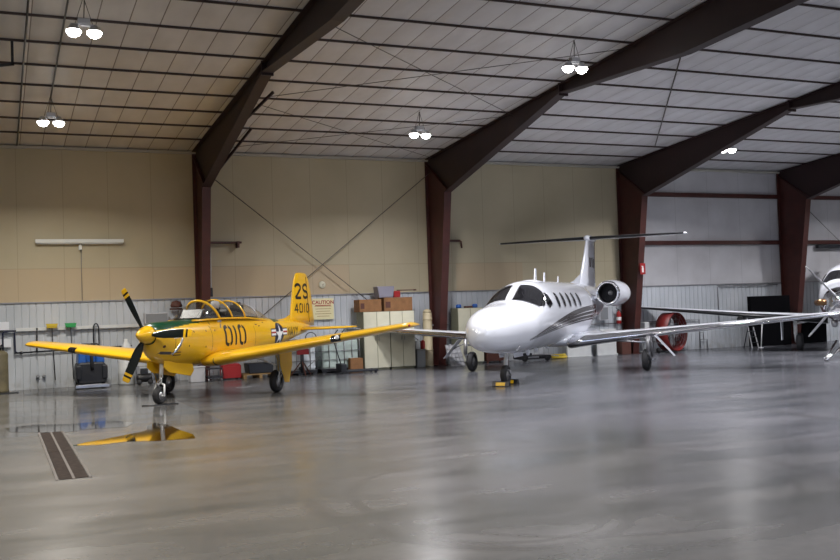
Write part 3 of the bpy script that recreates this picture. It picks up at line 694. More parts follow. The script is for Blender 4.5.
# roof aerials, beacon
for x, h, w in ((2.6, .34, .12), (3.5, .26, .07), (4.9, .18, .06)):
    zt = jf.st(x); z0 = zt[2] + zt[3] - .02; b = MB(); b.prism([(x, z0), (x + w * 1.6, z0), (x + w * 1.7, z0 + h), (x + w * .9, z0 + h)], 'y', -.012, .012); b.build('aerial', 'white', J)
b = MB(); b.lathe([(.001, .07), (.12, .06), (.28, .03), (.34, 0)], (2.2, 0, 2.40), n=24); b.build('roof_bulge', 'white', J)
for y in (-.35, .0):
    b = MB(); b.tube([(-.75, y - .25, .93), (-.95, y - .25, .85), (-1.05, y - .25, .85)], .012, 6); b.build('probe', 'alu', J)
# belly beacons
for x, y in ((1.0, -.25), (2.2, -.1), (3.6, 0)):
    b = MB(); b.lathe([(.001, -.09), (.04, -.07), (.055, 0), (.055, .04)], (x, y, jf.pt(x, PI)[2] + .0), n=12); b.build('belly_aerial', 'white', J)
# wings: polished leading edge
for sg in (-1, 1):
    secs = [(x - .6, y, z, c, q) for x, y, z, c, q in ((3.95, sg * .6, .80, 2.9, .14), (4.35, sg * 1.0, .83, 2.42, .14), (5.0, sg * 2.6, .97, 1.75, .13), (5.45, sg * 5.0, 1.16, 1.35, .12), (5.78, sg * 7.1, 1.34, .98, .11))]
    wing(secs, n=20, mi=lambda i, j, u, y: 1 if u < .075 else (2 if False else 0)).build('wing', ['white', 'chrome'], J)
    b = MB(); b.tube([(5.75, sg * 1.2, .86), (5.55, sg * 5.0, 1.17)], .01, 5); b.build('flap_gap', 'grey', J)
    # taxi lamp recess near the root
    b = MB(); b.bx(4.10, 4.18, sg * 1.25 - .16, sg * 1.25 + .16, .845, .90); b.build('landing_light', 'insw', J, bev=.02)
    # engines
    yc, zc = sg * 1.03, 2.10
    b = MB(); prof = [(.255, 6.620), (.285, 6.540), (.33, 6.510), (0.339, 6.540), (0.358, 6.620)]
    b.lathe(prof, (0, yc, zc), 'x', 40, caps=False); b.build('intake_lip', 'chrome', J)
    b = MB(); b.lathe([(0.358, 6.620), (0.386, 6.900), (0.391, 7.500), (0.363, 8.100), (.30, 8.550), (.22, 8.620), (.20, 8.500)], (0, yc, zc), 'x', 40, caps=False); b.build('nacelle', 'white', J)
    b = MB(); b.lathe([(.255, 6.620), (.25, 6.800), (.27, 7.050)], (0, yc, zc), 'x', 32, caps=False); b.build('intake_duct', 'black', J)
    b = MB(); b.lathe([(.28, 7.020), (.001, 7.060)], (0, yc, zc), 'x', 32, caps=False); b.build('fan_disc', 'black', J)
    b = MB()
    for k in range(20):
        a = 2 * PI * k / 20; b.bar((6.980, yc + .07 * math.cos(a), zc + .07 * math.sin(a)), (7.000, yc + .255 * math.cos(a), zc + .255 * math.sin(a)), .05, .006, up=(1, 0, 0))
    b.build('fan_blades', 'charcoal', J)
    b = MB(); b.lathe([(.001, 6.840), (.03, 6.870), (.06, 6.940), (.08, 7.030)], (0, yc, zc), 'x', 20); b.build('fan_spinner', 'ltgrey', J)
    b = MB(); b.loft([[Vector((6.900 + q[0] * 1.5, y, 1.98 + (abs(y) - .6) * .15 + q[1] * 1.5)) for q in airfoil(10, .10, 0)] for y in (sg * .5, sg * .75)]); b.build('engine_pylon', 'white', J)
# tail
wing([(7.200, 2.2, 0, 2.4, .09), (7.550, 2.6, 0, 2.05, .09), (8.150, 3.3, 0, 1.5, .09), (8.550, 3.85, 0, 1.2, .09)], vertical=True, n=14, tipround=False).build('fin', 'white', J)
b = MB(); b.lathe([(.002, 8.400), (.06, 8.450), (.10, 8.650), (.11, 9.150), (.08, 9.650), (.01, 9.950)], (0, 0, 3.87), 'x', 20); b.build('tail_bullet', 'white', J)
b = MB(); b.loft([[Vector((6.3, -.03, 2.3)), Vector((6.3, .03, 2.3)), Vector((6.3, 0, 2.44))], [Vector((6.750, -.04, 2.2)), Vector((6.750, .04, 2.2)), Vector((6.750, 0, 2.50))], [Vector((7.450, -.05, 2.1)), Vector((7.450, .05, 2.1)), Vector((7.600, 0, 2.72))]]); b.build('dorsal_fin', 'white', J)
for sg in (-1, 1):
    wing([(8.600, sg * .05, 3.87, 1.0, .13), (8.70, sg * 1.2, 3.87, .80, .13), (8.85, sg * 2.94, 3.87, .50, .13)], n=14, camber=0, mi=lambda i, j, u, y: 1 if (u < .10 and .38 < abs(y) < 2.95) else 0).build('stabilizer', ['white', 'blackdeice'], J)
def jfin(u, v):
    xl = np.interp(v, [2.2, 2.6, 3.3, 3.85], [7.200, 7.550, 8.150, 8.550]); c = np.interp(v, [2.2, 2.6, 3.3, 3.85], [2.4, 2.05, 1.5, 1.2]); x = min(max((u - xl) / c, .01), .99)
    return Vector((u, -(5 * .09 * (.2969 * math.sqrt(x) - .126 * x - .3516 * x * x + .2843 * x**3 - .1036 * x**4) * c + .006), v))
decal('tail_marks', [[(u, v), (u + .16, v), (u + .18, v + .30), (u + .02, v + .30)] for u, v in ((8.550, 2.95), (8.870, 2.95), (9.190, 2.93))], jfin, 'stripe_dark', J, .1)
b = MB(); b.tube([(9.200, -.075, 2.45), (9.450, -.05, 3.8)], .012, 5); b.build('rudder_gap', 'stripe_dark', J)
# gear
g = MB(); g.tube([(.12, 0, .85), (.02, 0, .42)], .05, 14); g.tube([(.02, 0, .45), (.0, 0, .32)], .035, 12); g.build('nose_gear_strut', 'insw', J)
g = MB(); g.tube([(0, 0, .36), (-.0, -.10, .33), (0, -.115, .23)], .026, 10); g.tube([(0, 0, .36), (0, .10, .33), (0, .115, .23)], .026, 10); g.tube([(0, -.12, .23), (0, .12, .23)], .02, 8); g.build('fork', 'steel', J)
tyre('tyre', J, (0, 0, .23), .23, .15)
for sg in (-1, 1):
    b = MB(); b.prism([(.02, .83), (.85, .83), (.8, .62), (.15, .62)], 'y', sg * .17, sg * .185); b.build('nose_gear_door', 'white', J, bev=.005)
    yy = sg * 2.55
    g = MB(); g.tube([(4.250, yy, .92), (4.200, yy, .50)], .055, 12); g.tube([(4.200, yy, .52), (4.450, yy, .29)], .05, 12); g.tube([(4.320, yy + sg * .05, .86), (4.450, yy + sg * .05, .36)], .03, 10); g.build('main_gear_strut', 'steel', J)
    g = MB(); g.tube([(4.220, yy, .75), (4.300, sg * 1.5, .82)], .025, 8); g.tube([(4.450, yy - .12, .28), (4.450, yy + .1, .28)], .03, 10); g.build('side_brace', 'alu', J)
    tyre('tyre', J, (4.450, yy - sg * .10, .28), .28, .18)
    b = MB(); b.loft([[Vector((4.12, sg * 2.72, .93)), Vector((4.5, sg * 2.72, .93)), Vector((4.5, sg * 2.74, .915)), Vector((4.12, sg * 2.74, .915))], [Vector((4.14, sg * 3.20, .40)), Vector((4.42, sg * 3.20, .40)), Vector((4.42, sg * 3.21, .385)), Vector((4.14, sg * 3.21, .385))]], smooth=False); b.build('main_gear_door', 'white', J)
    b = MB(); b.tube([(4.350, yy + sg * .1, .78), (4.350, sg * 2.95, .66)], .015, 6); b.build('door_link', 'steel', J)

# chocks at the jet nose wheel
def chock(loc, rz, lab):
    t = thing('wheel_chock', lab, 'chock', loc, rz, 'chocks at the jet nose wheel')
    b = MB(); b.prism([(-.09, 0), (.09, 0), (.05, .11), (-.05, .11)], 'y', -.20, .20); b.build('body', 'black', t, bev=.01)
    b = MB(); b.prism([(-.0915, .02), (-.0865, .02), (-.0585, .092), (-.0635, .092)], 'y', -.11, .11); b.build('reflective_strip', 'orange', t)
for dx, lb in ((-.34, 'black and yellow chock in front of the jet nose wheel'), (.30, 'black and yellow chock behind the jet nose wheel')):
    a = math.radians(43); chock((10.77 + dx * math.cos(a), 19.6 + dx * math.sin(a), 0), a, lb)

# ------------------------------------------------------------------ turboprop at the right edge
Q = thing('turboprop_airplane', 'white and silver turboprop airplane cut off by the right picture edge', 'airplane', (21.75, 19.95, 0), math.radians(39.5))
qf = Fus([(.12, .30, 1.62, .28, .36), (.4, .42, 1.60, .36, .46), (.9, .52, 1.60, .44, .54), (1.6, .62, 1.62, .52, .60), (2.3, .72, 1.66, .60, .66), (2.8, .76, 1.68, .82, .70), (3.3, .78, 1.70, 1.02, .72), (4.2, .80, 1.72, 1.10, .75), (6.2, .78, 1.74, 1.06, .72), (8.0, .55, 1.9, .8, .55), (9.7, .25, 2.15, .4, .28), (10.7, .06, 2.3, .12, .08)], 2.2)
def qcol(x, th):
    p = qf.pt(x, th); return 1 if (x < 1.0) else (2 if p.z < 1.45 + .05 * (x - 1) else 0)
qf.mesh([.12, .2, .3, .4, .55, .7, .9] + [1.0 + .15 * i for i in range(22)] + [4.5 + .4 * i for i in range(15)] + [10.4, 10.7], 56, qcol).build('fuselage', ['white', 'chrome', 'maroon'], Q)
b = MB(); b.lathe([(.002, -.48), (.06, -.45), (.14, -.32), (.21, -.12), (.235, .05), (.235, .12)], (0, 0, 1.66), 'x', 32); b.build('spinner', 'chrome', Q)
for k, ang in enumerate((131, 41, -49, -131 + 0)):
    a = math.radians(ang); dy, dz = -math.cos(a), math.sin(a); b = MB(); rings = []
    for r, ch, th, tw in ((.16, .08, .07, 1.3), (.35, .12, .05, 1.25), (.6, .14, .03, 1.2), (.95, .13, .018, 1.15), (1.2, .11, .012, 1.1), (1.26, .10, .01, 1.1), (1.33, .07, .006, 1.1)):
        ca, sa = math.cos(tw), math.sin(tw)
        rings.append([Vector((.0 + (math.cos(q) * ch / 2 * sa + math.sin(q) * th / 2 * ca), dy * r + dz * (math.cos(q) * ch / 2 * ca - math.sin(q) * th / 2 * sa), 1.66 + dz * r - dy * (math.cos(q) * ch / 2 * ca - math.sin(q) * th / 2 * sa))) for q in [2 * PI * j / 12 for j in range(12)]])
    b.loft(rings, lambda i, j: 1 if i >= 4 else 0); b.build('propeller_blade', ['ltgrey', 'insw'], Q)
for sg in (-1, 1):
    b = MB(); b.tube([(.55, sg * .38, 1.62), (.6, sg * .55, 1.62), (.72, sg * .68, 1.60)], [.10, .10, .085], 16); b.build('exhaust_stack', 'copper', Q)
    P = [(2.42, sg * .12), (2.95, sg * .10), (3.12, sg * .55), (2.85, sg * .95), (2.5, sg * .7)]
    decal('windshield', [P], lambda u, v: qf.pt(u, v, .008), 'darkglass', Q, .08)
    decal('side_window', [[(2.95, sg * 1.05), (3.2, sg * .7), (3.6, sg * .85), (3.6, sg * 1.15)]], lambda u, v: qf.pt(u, v, .008), 'darkglass', Q, .08)
    wing([(3.9, sg * .6, 1.02, 2.1, .15), (4.0, sg * 3.0, 1.22, 1.5, .14), (4.1, sg * 6.6, 1.58, .75, .13)], n=16, mi=lambda i, j, u, y: 1 if u < .06 else (2 if abs(y) > 6.62 else 0)).build('wing', ['white', 'blackdeice', 'chrome'], Q)
    b = MB(); b.loft([[Vector((4.2 + q[0] * .5, sg * (6.68 + q[1] * .6), 1.58)) for q in airfoil(8, .1, 0)], [Vector((4.4 + q[0] * .28, sg * (6.80 + q[1] * .3), 1.92)) for q in airfoil(8, .1, 0)]]); b.build('winglet', 'white', Q)
    g = MB(); yy = sg * 1.65; g.tube([(4.6, yy, 1.05), (4.6, yy, .55)], .06, 12); g.tube([(4.55, yy, .65), (4.75, yy, .30)], .05, 10); g.tube([(4.7, yy, .95), (4.78, yy, .4)], .03, 8); g.tube([(4.6, yy, .9), (4.6, yy - sg * .5, 1.0)], .03, 8); g.build('main_gear_strut', 'insw', Q)
    tyre('tyre', Q, (4.72, yy - sg * .11, .30), .30, .2)
    b = MB(); b.prism([(4.2, 1.0), (4.9, 1.0), (4.8, .38), (4.3, .38)], 'y', sg * 2.05, sg * 2.07); b.build('main_gear_door', 'white', Q, bev=.005)
b = MB(); b.lathe([(.10, 4.02), (.13, 4.1), (.14, 4.5), (.08, 4.9), (.01, 5.0)], (0, 3.3, 1.10), 'x', 18); b.build('radar_pod', 'blackdeice', Q)
wing([(8.7, 2.3, 0, 1.8, .09), (9.4, 3.4, 0, 1.15, .09), (9.65, 3.8, 0, .95, .08)], vertical=True, n=10).build('fin', 'white', Q)
g = MB(); g.tube([(1.1, 0, 1.1), (1.0, 0, .5)], .05, 12); g.tube([(1.0, -.1, .5), (1.0, -.1, .22)], .025, 8); g.tube([(1.0, .1, .5), (1.0, .1, .22)], .025, 8); g.tube([(1.0, -.1, .5), (1.0, .1, .5)], .025, 8); g.build('nose_gear_strut', 'ltgrey', Q)
tyre('tyre', Q, (1.0, 0, .22), .22, .15)
b = MB(); b.lathe([(.001, .86), (.07, .88), (.10, .96), (.09, 1.1)], (1.35, .25, 0), n=14); b.build('landing_lamp', 'alu', Q)
#@@P3A
# ------------------------------------------------------------------ things along the wall
def solo(bm, name, m, label, cat, bev=0., group=None): return tag(bm.build(name, m, bev=bev), label, cat, group)
def text_mesh(txt, size, parent, loc, m, name='lettering', rx=PI / 2):
    cu = bpy.data.curves.new(name, 'FONT'); cu.body = txt; cu.size = size; cu.extrude = .001; cu.align_x = 'CENTER'; cu.offset = size * .02
    tmp = bpy.data.objects.new('tmp', cu); col.objects.link(tmp); me = bpy.data.meshes.new_from_object(tmp.evaluated_get(bpy.context.evaluated_depsgraph_get()))
    bpy.data.objects.remove(tmp); me.materials.clear(); me.materials.append(M[m])
    o = bpy.data.objects.new(name, me); col.objects.link(o); o.parent = parent; o.location = loc; o.rotation_euler = (rx, 0, 0); return o
WY = 28.14   # face of the wainscot
# fluorescent fixture
t = thing('fluorescent_fixture', 'long pale fluorescent fixture on the beige wall at left', 'light fixture', (2.19, 28.14, 4.0))
b = MB(); b.bx(-1.16, 1.16, -.08, .08, -.03, .07); b.build('housing', 'tube', t, bev=.01)
for z in (-.045,):
    for sx in (-1, 1):
        b = MB(); b.tube([(sx * .03, -.03, z), (sx * 1.13, -.03, z)], .022, 10); b.build('tube', 'plast_white', t)
b = MB(); b.bx(-.04, .04, -.04, .06, -.22, -.1); b.tube([(0, 0, -.03), (0, 0, -.12)], .01, 6); b.build('switch_box', 'tube', t)
b = MB(); b.tube([(0.02, .02, -.2), (.02, .03, -1.66)], .008, 6); b.build('cord', 'grey', t)
b = MB(); b.tube([(3.86, WY - .05, 1.7), (3.95, WY - .05, 1.7)], .02)
# white equipment rail with hanging tools
t = thing('tool_rail', 'white horizontal tool rail on the ribbed wall behind the left wing', 'rail', (2.0, WY, 1.62))
b = MB(); b.bx(-1.5, 2.7, -.07, .0, -.04, .05); b.build('board', 'plast_white', t, bev=.005)
for x in (-.98, -.66, -.2, .55):
    b = MB(); b.tube([(x, -.07, 0), (x, -.13, -.01), (x, -.14, .03)], .008, 6); b.build('hook', 'steel', t)
def broom(x, x2, hc, lab):
    t = thing('push_broom', lab, 'broom', (x, WY - .16, 0), 0, 'brooms hung on the wall')
    b = MB(); b.bx(-.13, .13, -.035, .035, 1.64, 1.68); b.build('head', hc, t, bev=.008)
    b = MB(); b.prism([(-.15, 1.76), (.15, 1.76), (.13, 1.68), (-.13, 1.68)], 'y', -.045, .045); b.build('bristles', hc, t)
    b = MB(); b.tube([(0, 0, 1.66), (x2 - x, .08, .22)], .013, 8); b.build('handle', 'charcoal', t)
broom(1.40, 1.46, 'yelplast', 'yellow headed broom hanging upside down on the white rail'); broom(1.88, 1.93, 'greenplast', 'green headed broom hanging upside down on the white rail')
b = MB(); b.tube([(1.02, WY - .16, 1.66), (1.01, WY - .12, 1.0)], .022, 8); solo(b, 'squeegee', 'black', 'short black handle hanging at the left end of the white rail', 'tool handle')
b = MB(); P = [(2.47, WY - .14, 1.05), (2.47, WY - .14, 1.62), (2.50, WY - .14, 1.70), (2.54, WY - .14, 1.72), (2.58, WY - .14, 1.70), (2.61, WY - .14, 1.62), (2.61, WY - .14, 1.0)]
b.tube(P, .018, 8); solo(b, 'hose_loop', 'charcoal', 'dark hose looped over the white rail above the floor scrubber', 'hose')
b = MB(); b.tube([(.17, WY - .08, 1.0), (.17, WY - .08, 1.54), (.2, WY - .08, 1.58), (.44, WY - .08, 1.60), (.46, WY - .08, 1.55), (.47, WY - .08, 1.05), (.52, WY - .08, 1.01)], .022, 8); solo(b, 'air_hose', 'navy', 'dark blue air hose bent over the wall pipe beside the barrel', 'hose')
b = MB(); b.tube([(.45, WY - .04, 1.0), (3.5, WY - .04, 1.06)], .022, 8); b.lathe([(.03, -.04), (.045, 0), (.03, .04)], (.62, WY - .04, 1.0), 'x', 12); solo(b, 'air_pipe', 'charcoal', 'thin dark air pipe running low along the wall under the white rail', 'pipe')
b = MB(); b.tube([(-6, WY - .04, 1.60), (.1, WY - .04, 1.60), (.5, WY - .04, 1.60)], .025, 8); solo(b, 'air_pipe', 'charcoal', 'dark pipe at the left picture edge above the barrel', 'pipe')
for x, y0, z0, w, h, l in ((.10, 0, 1.63, .23, .22, 'white sheet of paper taped to the wall, upper one'), (.10, 0, 1.17, .27, .22, 'white sheet of paper taped to the wall, lower one')):
    b = MB(); b.bx(x, x + w, WY - .045, WY - .04, z0, z0 + h); solo(b, 'paper_notice', 'paper', l, 'paper notice', group='papers on the wall')
for x in (1.02, 1.18, 2.0):
    b = MB(); b.lathe([(.001, -.05), (.045, -.045), (.05, 0)], (x, WY, .33), 'y', 14); solo(b, 'wall_plug', 'grey', {1.02: 'round grey plug low on the wall, left of two', 1.18: 'round grey plug low on the wall, right of two', 2.0: 'round grey plug low on the wall beside the scrubber'}[x], 'plug', group='wall plugs')
t = thing('steel_barrel', 'rusty green upright tank at the left picture edge', 'tank', (.05, 27.85, 0))
b = MB(); b.lathe([(.001, 0), (.24, 0), (.245, .03), (.24, .06), (.24, .98), (.22, 1.04), (.14, 1.09), (.05, 1.1), (.001, 1.1)], n=28); b.build('shell', 'tank', t)
b = MB(); b.tube([(.05, 0, 1.08), (.05, 0, 1.2), (.1, 0, 1.24)], .025, 8); b.lathe([(.04, 1.16), (.06, 1.17), (.06, 1.19), (.04, 1.2)], (.05, 0, 0), n=12); b.build('valve', 'black', t)
b = MB(); b.prism([(-.2, 0), (.3, 0), (.32, .02), (-.2, .02)], 'y', -.3, .1); 
o = solo(b, 'floor_mat', 'black', 'small black mat on the floor in front of the rusty tank', 'mat'); o.location = (.2, 27.25, 0)
# floor scrubber
t = thing('floor_scrubber', 'blue and black walk-behind floor scrubber parked by the wall', 'floor scrubber', (2.32, 27.45, 0))
b = MB(); b.prism([(-.36, .14), (.36, .14), (.40, .30), (.38, .62), (.30, .70), (-.30, .70), (-.38, .62), (-.40, .30)], 'y', -.45, .45); b.build('chassis', 'charcoal', t, bev=.05)
b = MB(); b.prism([(-.34, .66), (-.12, .66), (-.12, 1.0), (-.2, 1.08), (-.32, 1.04)], 'y', -.40, .35); b.prism([(.34, .66), (.12, .66), (.12, 1.0), (.2, 1.08), (.32, 1.04)], 'y', -.40, .35); b.bx(-.14, .14, -.1, .35, .66, .98); b.build('water_tank', 'bluep', t, bev=.04)
b = MB(); b.tube([(-.3, .1, 1.08), (-.2, .15, 1.17), (.2, .15, 1.17), (.3, .1, 1.08)], .025, 8); b.build('handlebar', 'black', t)
b = MB(); b.tube([(0, -.42, .98), (0, -.47, .85), (.0, -.47, .6), (.02, -.46, .5)], .045, 10); b.build('suction_hose', 'black', t)
b = MB(); b.prism([(-.44, .03), (.44, .03), (.40, .12), (-.40, .12)], 'y', -.56, -.46); b.build('squeegee', 'alu', t, bev=.01)
for sx in (-1, 1):
    b = MB(); b.lathe([(.001, -.04), (.1, -.04), (.11, 0), (.1, .04), (.001, .04)], (sx * .34, .1, .11), 'x', 20); b.build('wheel', 'rubber', t)
    b = MB(); b.bx(sx * .33 - .07, sx * .33 + .07, -.50, -.40, .25, .62); b.build('side_panel', 'charcoal', t, bev=.03)
# white tank with bags
t = thing('plastic_drum', 'white plastic drum standing right of the floor scrubber', 'drum', (3.30, 27.75, 0))
b = MB(); b.lathe([(.001, 0), (.21, 0), (.225, .04), (.23, .3), (.235, .33), (.23, .36), (.225, .72), (.18, .80), (.001, .81)], n=28); b.build('shell', 'plast_white', t)
b = MB(); b.lathe([(.07, .80), (.07, .84), (.001, .85)], n=16); b.build('cap', 'charcoal', t)
b = MB(); rings = []
for i, (r, z) in enumerate(((.02, .86), (.13, .88), (.15, .98), (.10, 1.1), (.05, 1.2), (.06, 1.26))):
    rings.append([Vector((3.30 + r * (1 + .18 * math.sin(3 * a + i)) * math.cos(a), 27.75 + r * (1 + .15 * math.cos(4 * a + i)) * math.sin(a), z)) for a in [2 * PI * j / 18 for j in range(18)]])
b.loft(rings); solo(b, 'plastic_bag', 'plast_white', 'crumpled white bag on top of the white drum', 'bag')
t = thing('compressor', 'small black pump unit on the floor under the propeller', 'compressor', (3.72, 27.4, 0))
b = MB(); b.lathe([(.001, -.22), (.10, -.2), (.12, -.15), (.12, .15), (.10, .2), (.001, .22)], (0, 0, .18), 'x', 20); b.build('air_tank', 'black', t)
b = MB(); b.bx(-.1, .1, -.08, .08, .28, .44); b.build('motor', 'charcoal', t, bev=.02); b = MB(); b.tube([(-.2, 0, .3), (-.22, 0, .5), (.2, 0, .5), (.2, 0, .3)], .015, 8); b.build('handle', 'steel', t)
for sx in (-1, 1): b = MB(); b.lathe([(.001, -.02), (.07, -.02), (.07, .02), (.001, .02)], (sx * .15, -.12, .07), 'y', 16); b.build('wheel', 'rubber', t)
b = MB()
for k in range(5): b.tube([(4.05 + .13 * k, 27.9, .0), (4.03 + .13 * k, 28.0, .95 - .06 * (k % 3))], .018, 7)
t = thing('tool_rack', 'grey rack of long tools leaning on the wall behind the propeller', 'rack', (4.3, 27.95, 0))
b = MB(); b.bx(-.33, .33, -.12, .12, .22, .28); b.bx(-.33, .33, -.12, .12, .0, .04); b.build('shelf', 'steel', t)
for k in range(5): b = MB(); b.tube([(-.26 + .13 * k, -.05, .03), (-.28 + .13 * k, .08, 1.0 - .07 * (k % 3))], .017, 7); b.build('long_tool', ('ltgrey', 'charcoal', 'steel', 'brown', 'charcoal')[k], t)
t = thing('wall_shelf', 'grey wall cabinet box above the yellow nose on the ribbed wall', 'shelf', (4.15, 27.9, 1.66))
b = MB(); b.bx(-.32, .32, -.18, .18, .0, .30); b.build('box', 'ltgrey', t, bev=.01); b = MB(); b.bx(-.30, .30, -.19, -.18, .02, .28); b.build('door', 'grey', t, bev=.004)
b = MB(); b.lathe([(.001, -.06), (.15, -.05), (.17, 0), (.12, .12), (.001, .15)], (4.72, 27.85, 2.15), 'z', 18); b.bx(4.57, 4.87, 27.8, 28.1, 2.03, 2.08); solo(b, 'shop_lamp', 'brown', 'dark rounded tool on the wall behind the windshield', 'tool')
b = MB(); b.bx(5.52, 5.80, 27.98, 28.16, 2.38, 2.64); solo(b, 'wall_speaker', 'charcoal', 'small black box at the top of the ribbed wall beside the first column', 'box', .015)
b = MB(); b.bx(4.90, 5.30, 26.9, 27.3, 0, .40); b.bx(4.88, 5.32, 26.88, 27.32, .40, .43); solo(b, 'metal_box', 'ltgrey', 'light grey metal box on the floor behind the nose wheel', 'box', .015)
t = thing('hand_cart', 'black cart of small tools on the floor between the grey and red boxes', 'cart', (5.55, 27.0, 0))
b = MB(); b.bx(-.2, .2, -.25, .25, .10, .14); b.bx(-.2, .2, -.25, .25, .34, .37); b.build('deck', 'black', t)
for sx in (-1, 1):
    for sy in (-1, 1): b = MB(); b.tube([(sx * .18, sy * .22, .04), (sx * .18, sy * .22, .36)], .012, 6); b.lathe([(.001, -.015), (.04, -.015), (.04, .015), (.001, .015)], (sx * .18, sy * .22, .04), 'x', 12); b.build('leg', 'steel', t)
t = thing('tool_chest', 'red tool chest on the floor under the yellow wing root', 'tool chest', (6.1, 27.3, 0))
b = MB(); b.bx(-.26, .26, -.2, .2, .04, .38); b.build('body', 'red', t, bev=.012); b = MB(); b.prism([(-.27, .38), (.27, .38), (.2, .45), (-.2, .45)], 'y', -.2, .2); b.build('lid', 'red', t, bev=.01)
b = MB(); b.tube([(-.12, 0, .45), (-.12, 0, .49), (.12, 0, .49), (.12, 0, .45)], .01, 8); b.build('handle', 'black', t)
for sx in (-1, 1): b = MB(); b.bx(sx * .2 - .04, sx * .2 + .04, -.18, .18, 0, .04); b.build('foot', 'black', t)
t = thing('wooden_pallet', 'raw wooden pallet on the floor behind the yellow main gear', 'pallet', (6.9, 27.4, 0))
for k in range(5): b = MB(); b.bx(-.5, .5, -.4 + .18 * k, -.28 + .18 * k, .10, .125); b.build('deck_board', 'wood', t)
for x in (-.45, 0, .45): b = MB(); b.bx(x - .04, x + .04, -.4, .45, 0, .10); b.build('runner', 'wood', t)
b = MB(); b.prism([(6.62, .128), (7.3, .128), (7.34, .42), (6.58, .42)], 'y', 27.2, 27.75); solo(b, 'storage_bin', 'black', 'black bin sitting on the wooden pallet', 'bin', .02)
def tote(x0, x1, y, h, m, lab):
    t = thing('liquid_tote', lab, 'tank', ((x0 + x1) / 2, y, 0), 0, 'caged liquid totes')
    w = (x1 - x0) / 2
    b = MB(); b.bx(-w, w, -.38, .38, 0.05, .12)
    for x in (-w + .08, 0, w - .08): b.bx(x - .06, x + .06, -.38, .38, 0, .06)
    b.build('pallet_base', 'black', t)
    b = MB(); b.bx(-w + .03, w - .03, -.35, .35, .13, h - .03); b.build('bottle', m, t, bev=.06)
    n = 5
    b = MB()
    for k in range(n + 1): x = -w + 2 * w * k / n; b.tube([(x, -.38, .12), (x, -.38, h)], .011, 6); b.tube([(x, .38, .12), (x, .38, h)], .011, 6)
    for z in (.14, .4, .66, h):
        b.tube([(-w, -.38, z), (w, -.38, z)], .011, 6); b.tube([(-w, .38, z), (w, .38, z)], .011, 6); b.tube([(-w, -.38, z), (-w, .38, z)], .011, 6); b.tube([(w, -.38, z), (w, .38, z)], .011, 6)
    b.build('cage', 'steel', t)
    b = MB(); b.lathe([(.001, -.07), (.05, -.06), (.05, 0)], (0, -.38, .2), 'y', 14); b.build('outlet_valve', 'charcoal', t)
    b = MB(); b.lathe([(.1, h - .04), (.1, h + .01), (.001, h + .02)], (0, 0, 0), n=18); b.build('filler_cap', 'black', t)
tote(7.62, 8.66, 27.62, 1.02, 'tote2', 'milky white caged liquid tote behind the red jack'); tote(8.80, 10.0, 27.62, 1.02, 'tote', 'greenish cloudy caged liquid tote beside the cream cabinet')
t = thing('floor_jack', 'dark red upright jack on the floor in front of the milky tote', 'jack', (8.05, 26.75, 0))
for a in (0, 2.1, 4.2): b = MB(); b.bar((0, 0, .45), (.34 * math.cos(a + .5), .34 * math.sin(a + .5), .03), .03, .03); b.build('leg', 'brown', t)
b = MB(); b.tube([(0, 0, .1), (0, 0, .74)], .05, 12); b.tube([(0, 0, .7), (0, 0, .86)], .025, 10); b.build('ram', 'charcoal', t); b = MB(); b.bx(-.14, .20, -.06, .06, .62, .78); b.build('head_block', 'red', t, bev=.01)
b = MB(); b.tube([(.1, 0, .2), (.5, -.1, .55)], .012, 6); b.build('handle', 'steel', t)
t = thing('pallet_jack', 'low dark pallet jack on the floor before the cream cabinet', 'pallet jack', (9.62, 26.68, 0))
for sy in (-1, 1): b = MB(); b.bx(-.35, .65, sy * .2 - .07, sy * .2 + .07, .05, .10); b.bx(.55, .63, sy * .2 - .03, sy * .2 + .03, 0, .06); b.build('fork', 'charcoal', t, bev=.01)
b = MB(); b.bx(-.5, -.32, -.24, .24, .05, .30); b.build('pump_housing', 'charcoal', t, bev=.02); b = MB(); b.tube([(-.42, 0, .3), (-.62, -.02, .95)], .016, 8); b.tube([(-.62, -.15, .95), (-.62, .12, .95)], .014, 8); b.build('tiller', 'black', t)
b = MB(); b.bx(9.62, 10.02, 27.02, 27.22, .0, .42); solo(b, 'brown_carton', 'card', 'small brown carton beside the pallet jack at the cabinet corner', 'box', .008)
for x, l in ((9.3, 'left'), (9.5, 'right')):
    b = MB(); b.tube([(x - .25, 27.15, 1.0), (x + .02, 27.2, 1.28)], .016, 6); solo(b, 'long_handle', 'charcoal', 'dark thin handle sticking up above the wing, the ' + l + ' one', 'handle', group='handles over the totes')  # plain long handles rising over the totes
b = MB(); b.tube([(8.6 + .17 * math.cos(a), 27.6, 1.06 + .17 * math.sin(a)) for a in [PI * i / 10 for i in range(11)]], .014, 6); solo(b, 'filler_hoop', 'charcoal', 'dark hoop above the gap of the two totes', 'hoop')
# cream double cabinet
def cabinet(x0, x1, y0, y1, h, nd, lab, handles=True):
    t = thing('storage_cabinet', lab, 'cabinet', ((x0 + x1) / 2, (y0 + y1) / 2, 0), 0, 'cream storage cabinets')
    w = (x1 - x0) / 2; d = (y1 - y0) / 2
    b = MB(); b.bx(-w, w, -d + .02, d, .06, h); b.bx(-w + .03, w - .03, -d + .06, d, 0, .06); b.build('carcass', 'cream_side', t)
    for k in range(nd):
        a = -w + 2 * w * k / nd; c = -w + 2 * w * (k + 1) / nd
        b = MB(); b.bx(a + .008, c - .008, -d, -d + .02, .07, h - .01); dd = b.build('door', 'cream', t, bev=.004)
        b = MB(); xh = c - .05 if k % 2 == 0 else a + .05; b.tube([(xh, -d - .02, h * .5), (xh, -d - .02, h * .5 + .14)], .008, 6); b.build('door_handle', 'steel', dd)
cabinet(10.20, 11.06, 27.35, 27.95, 1.78, 2, 'cream two door cabinet, left of the pair under the cardboard boxes')
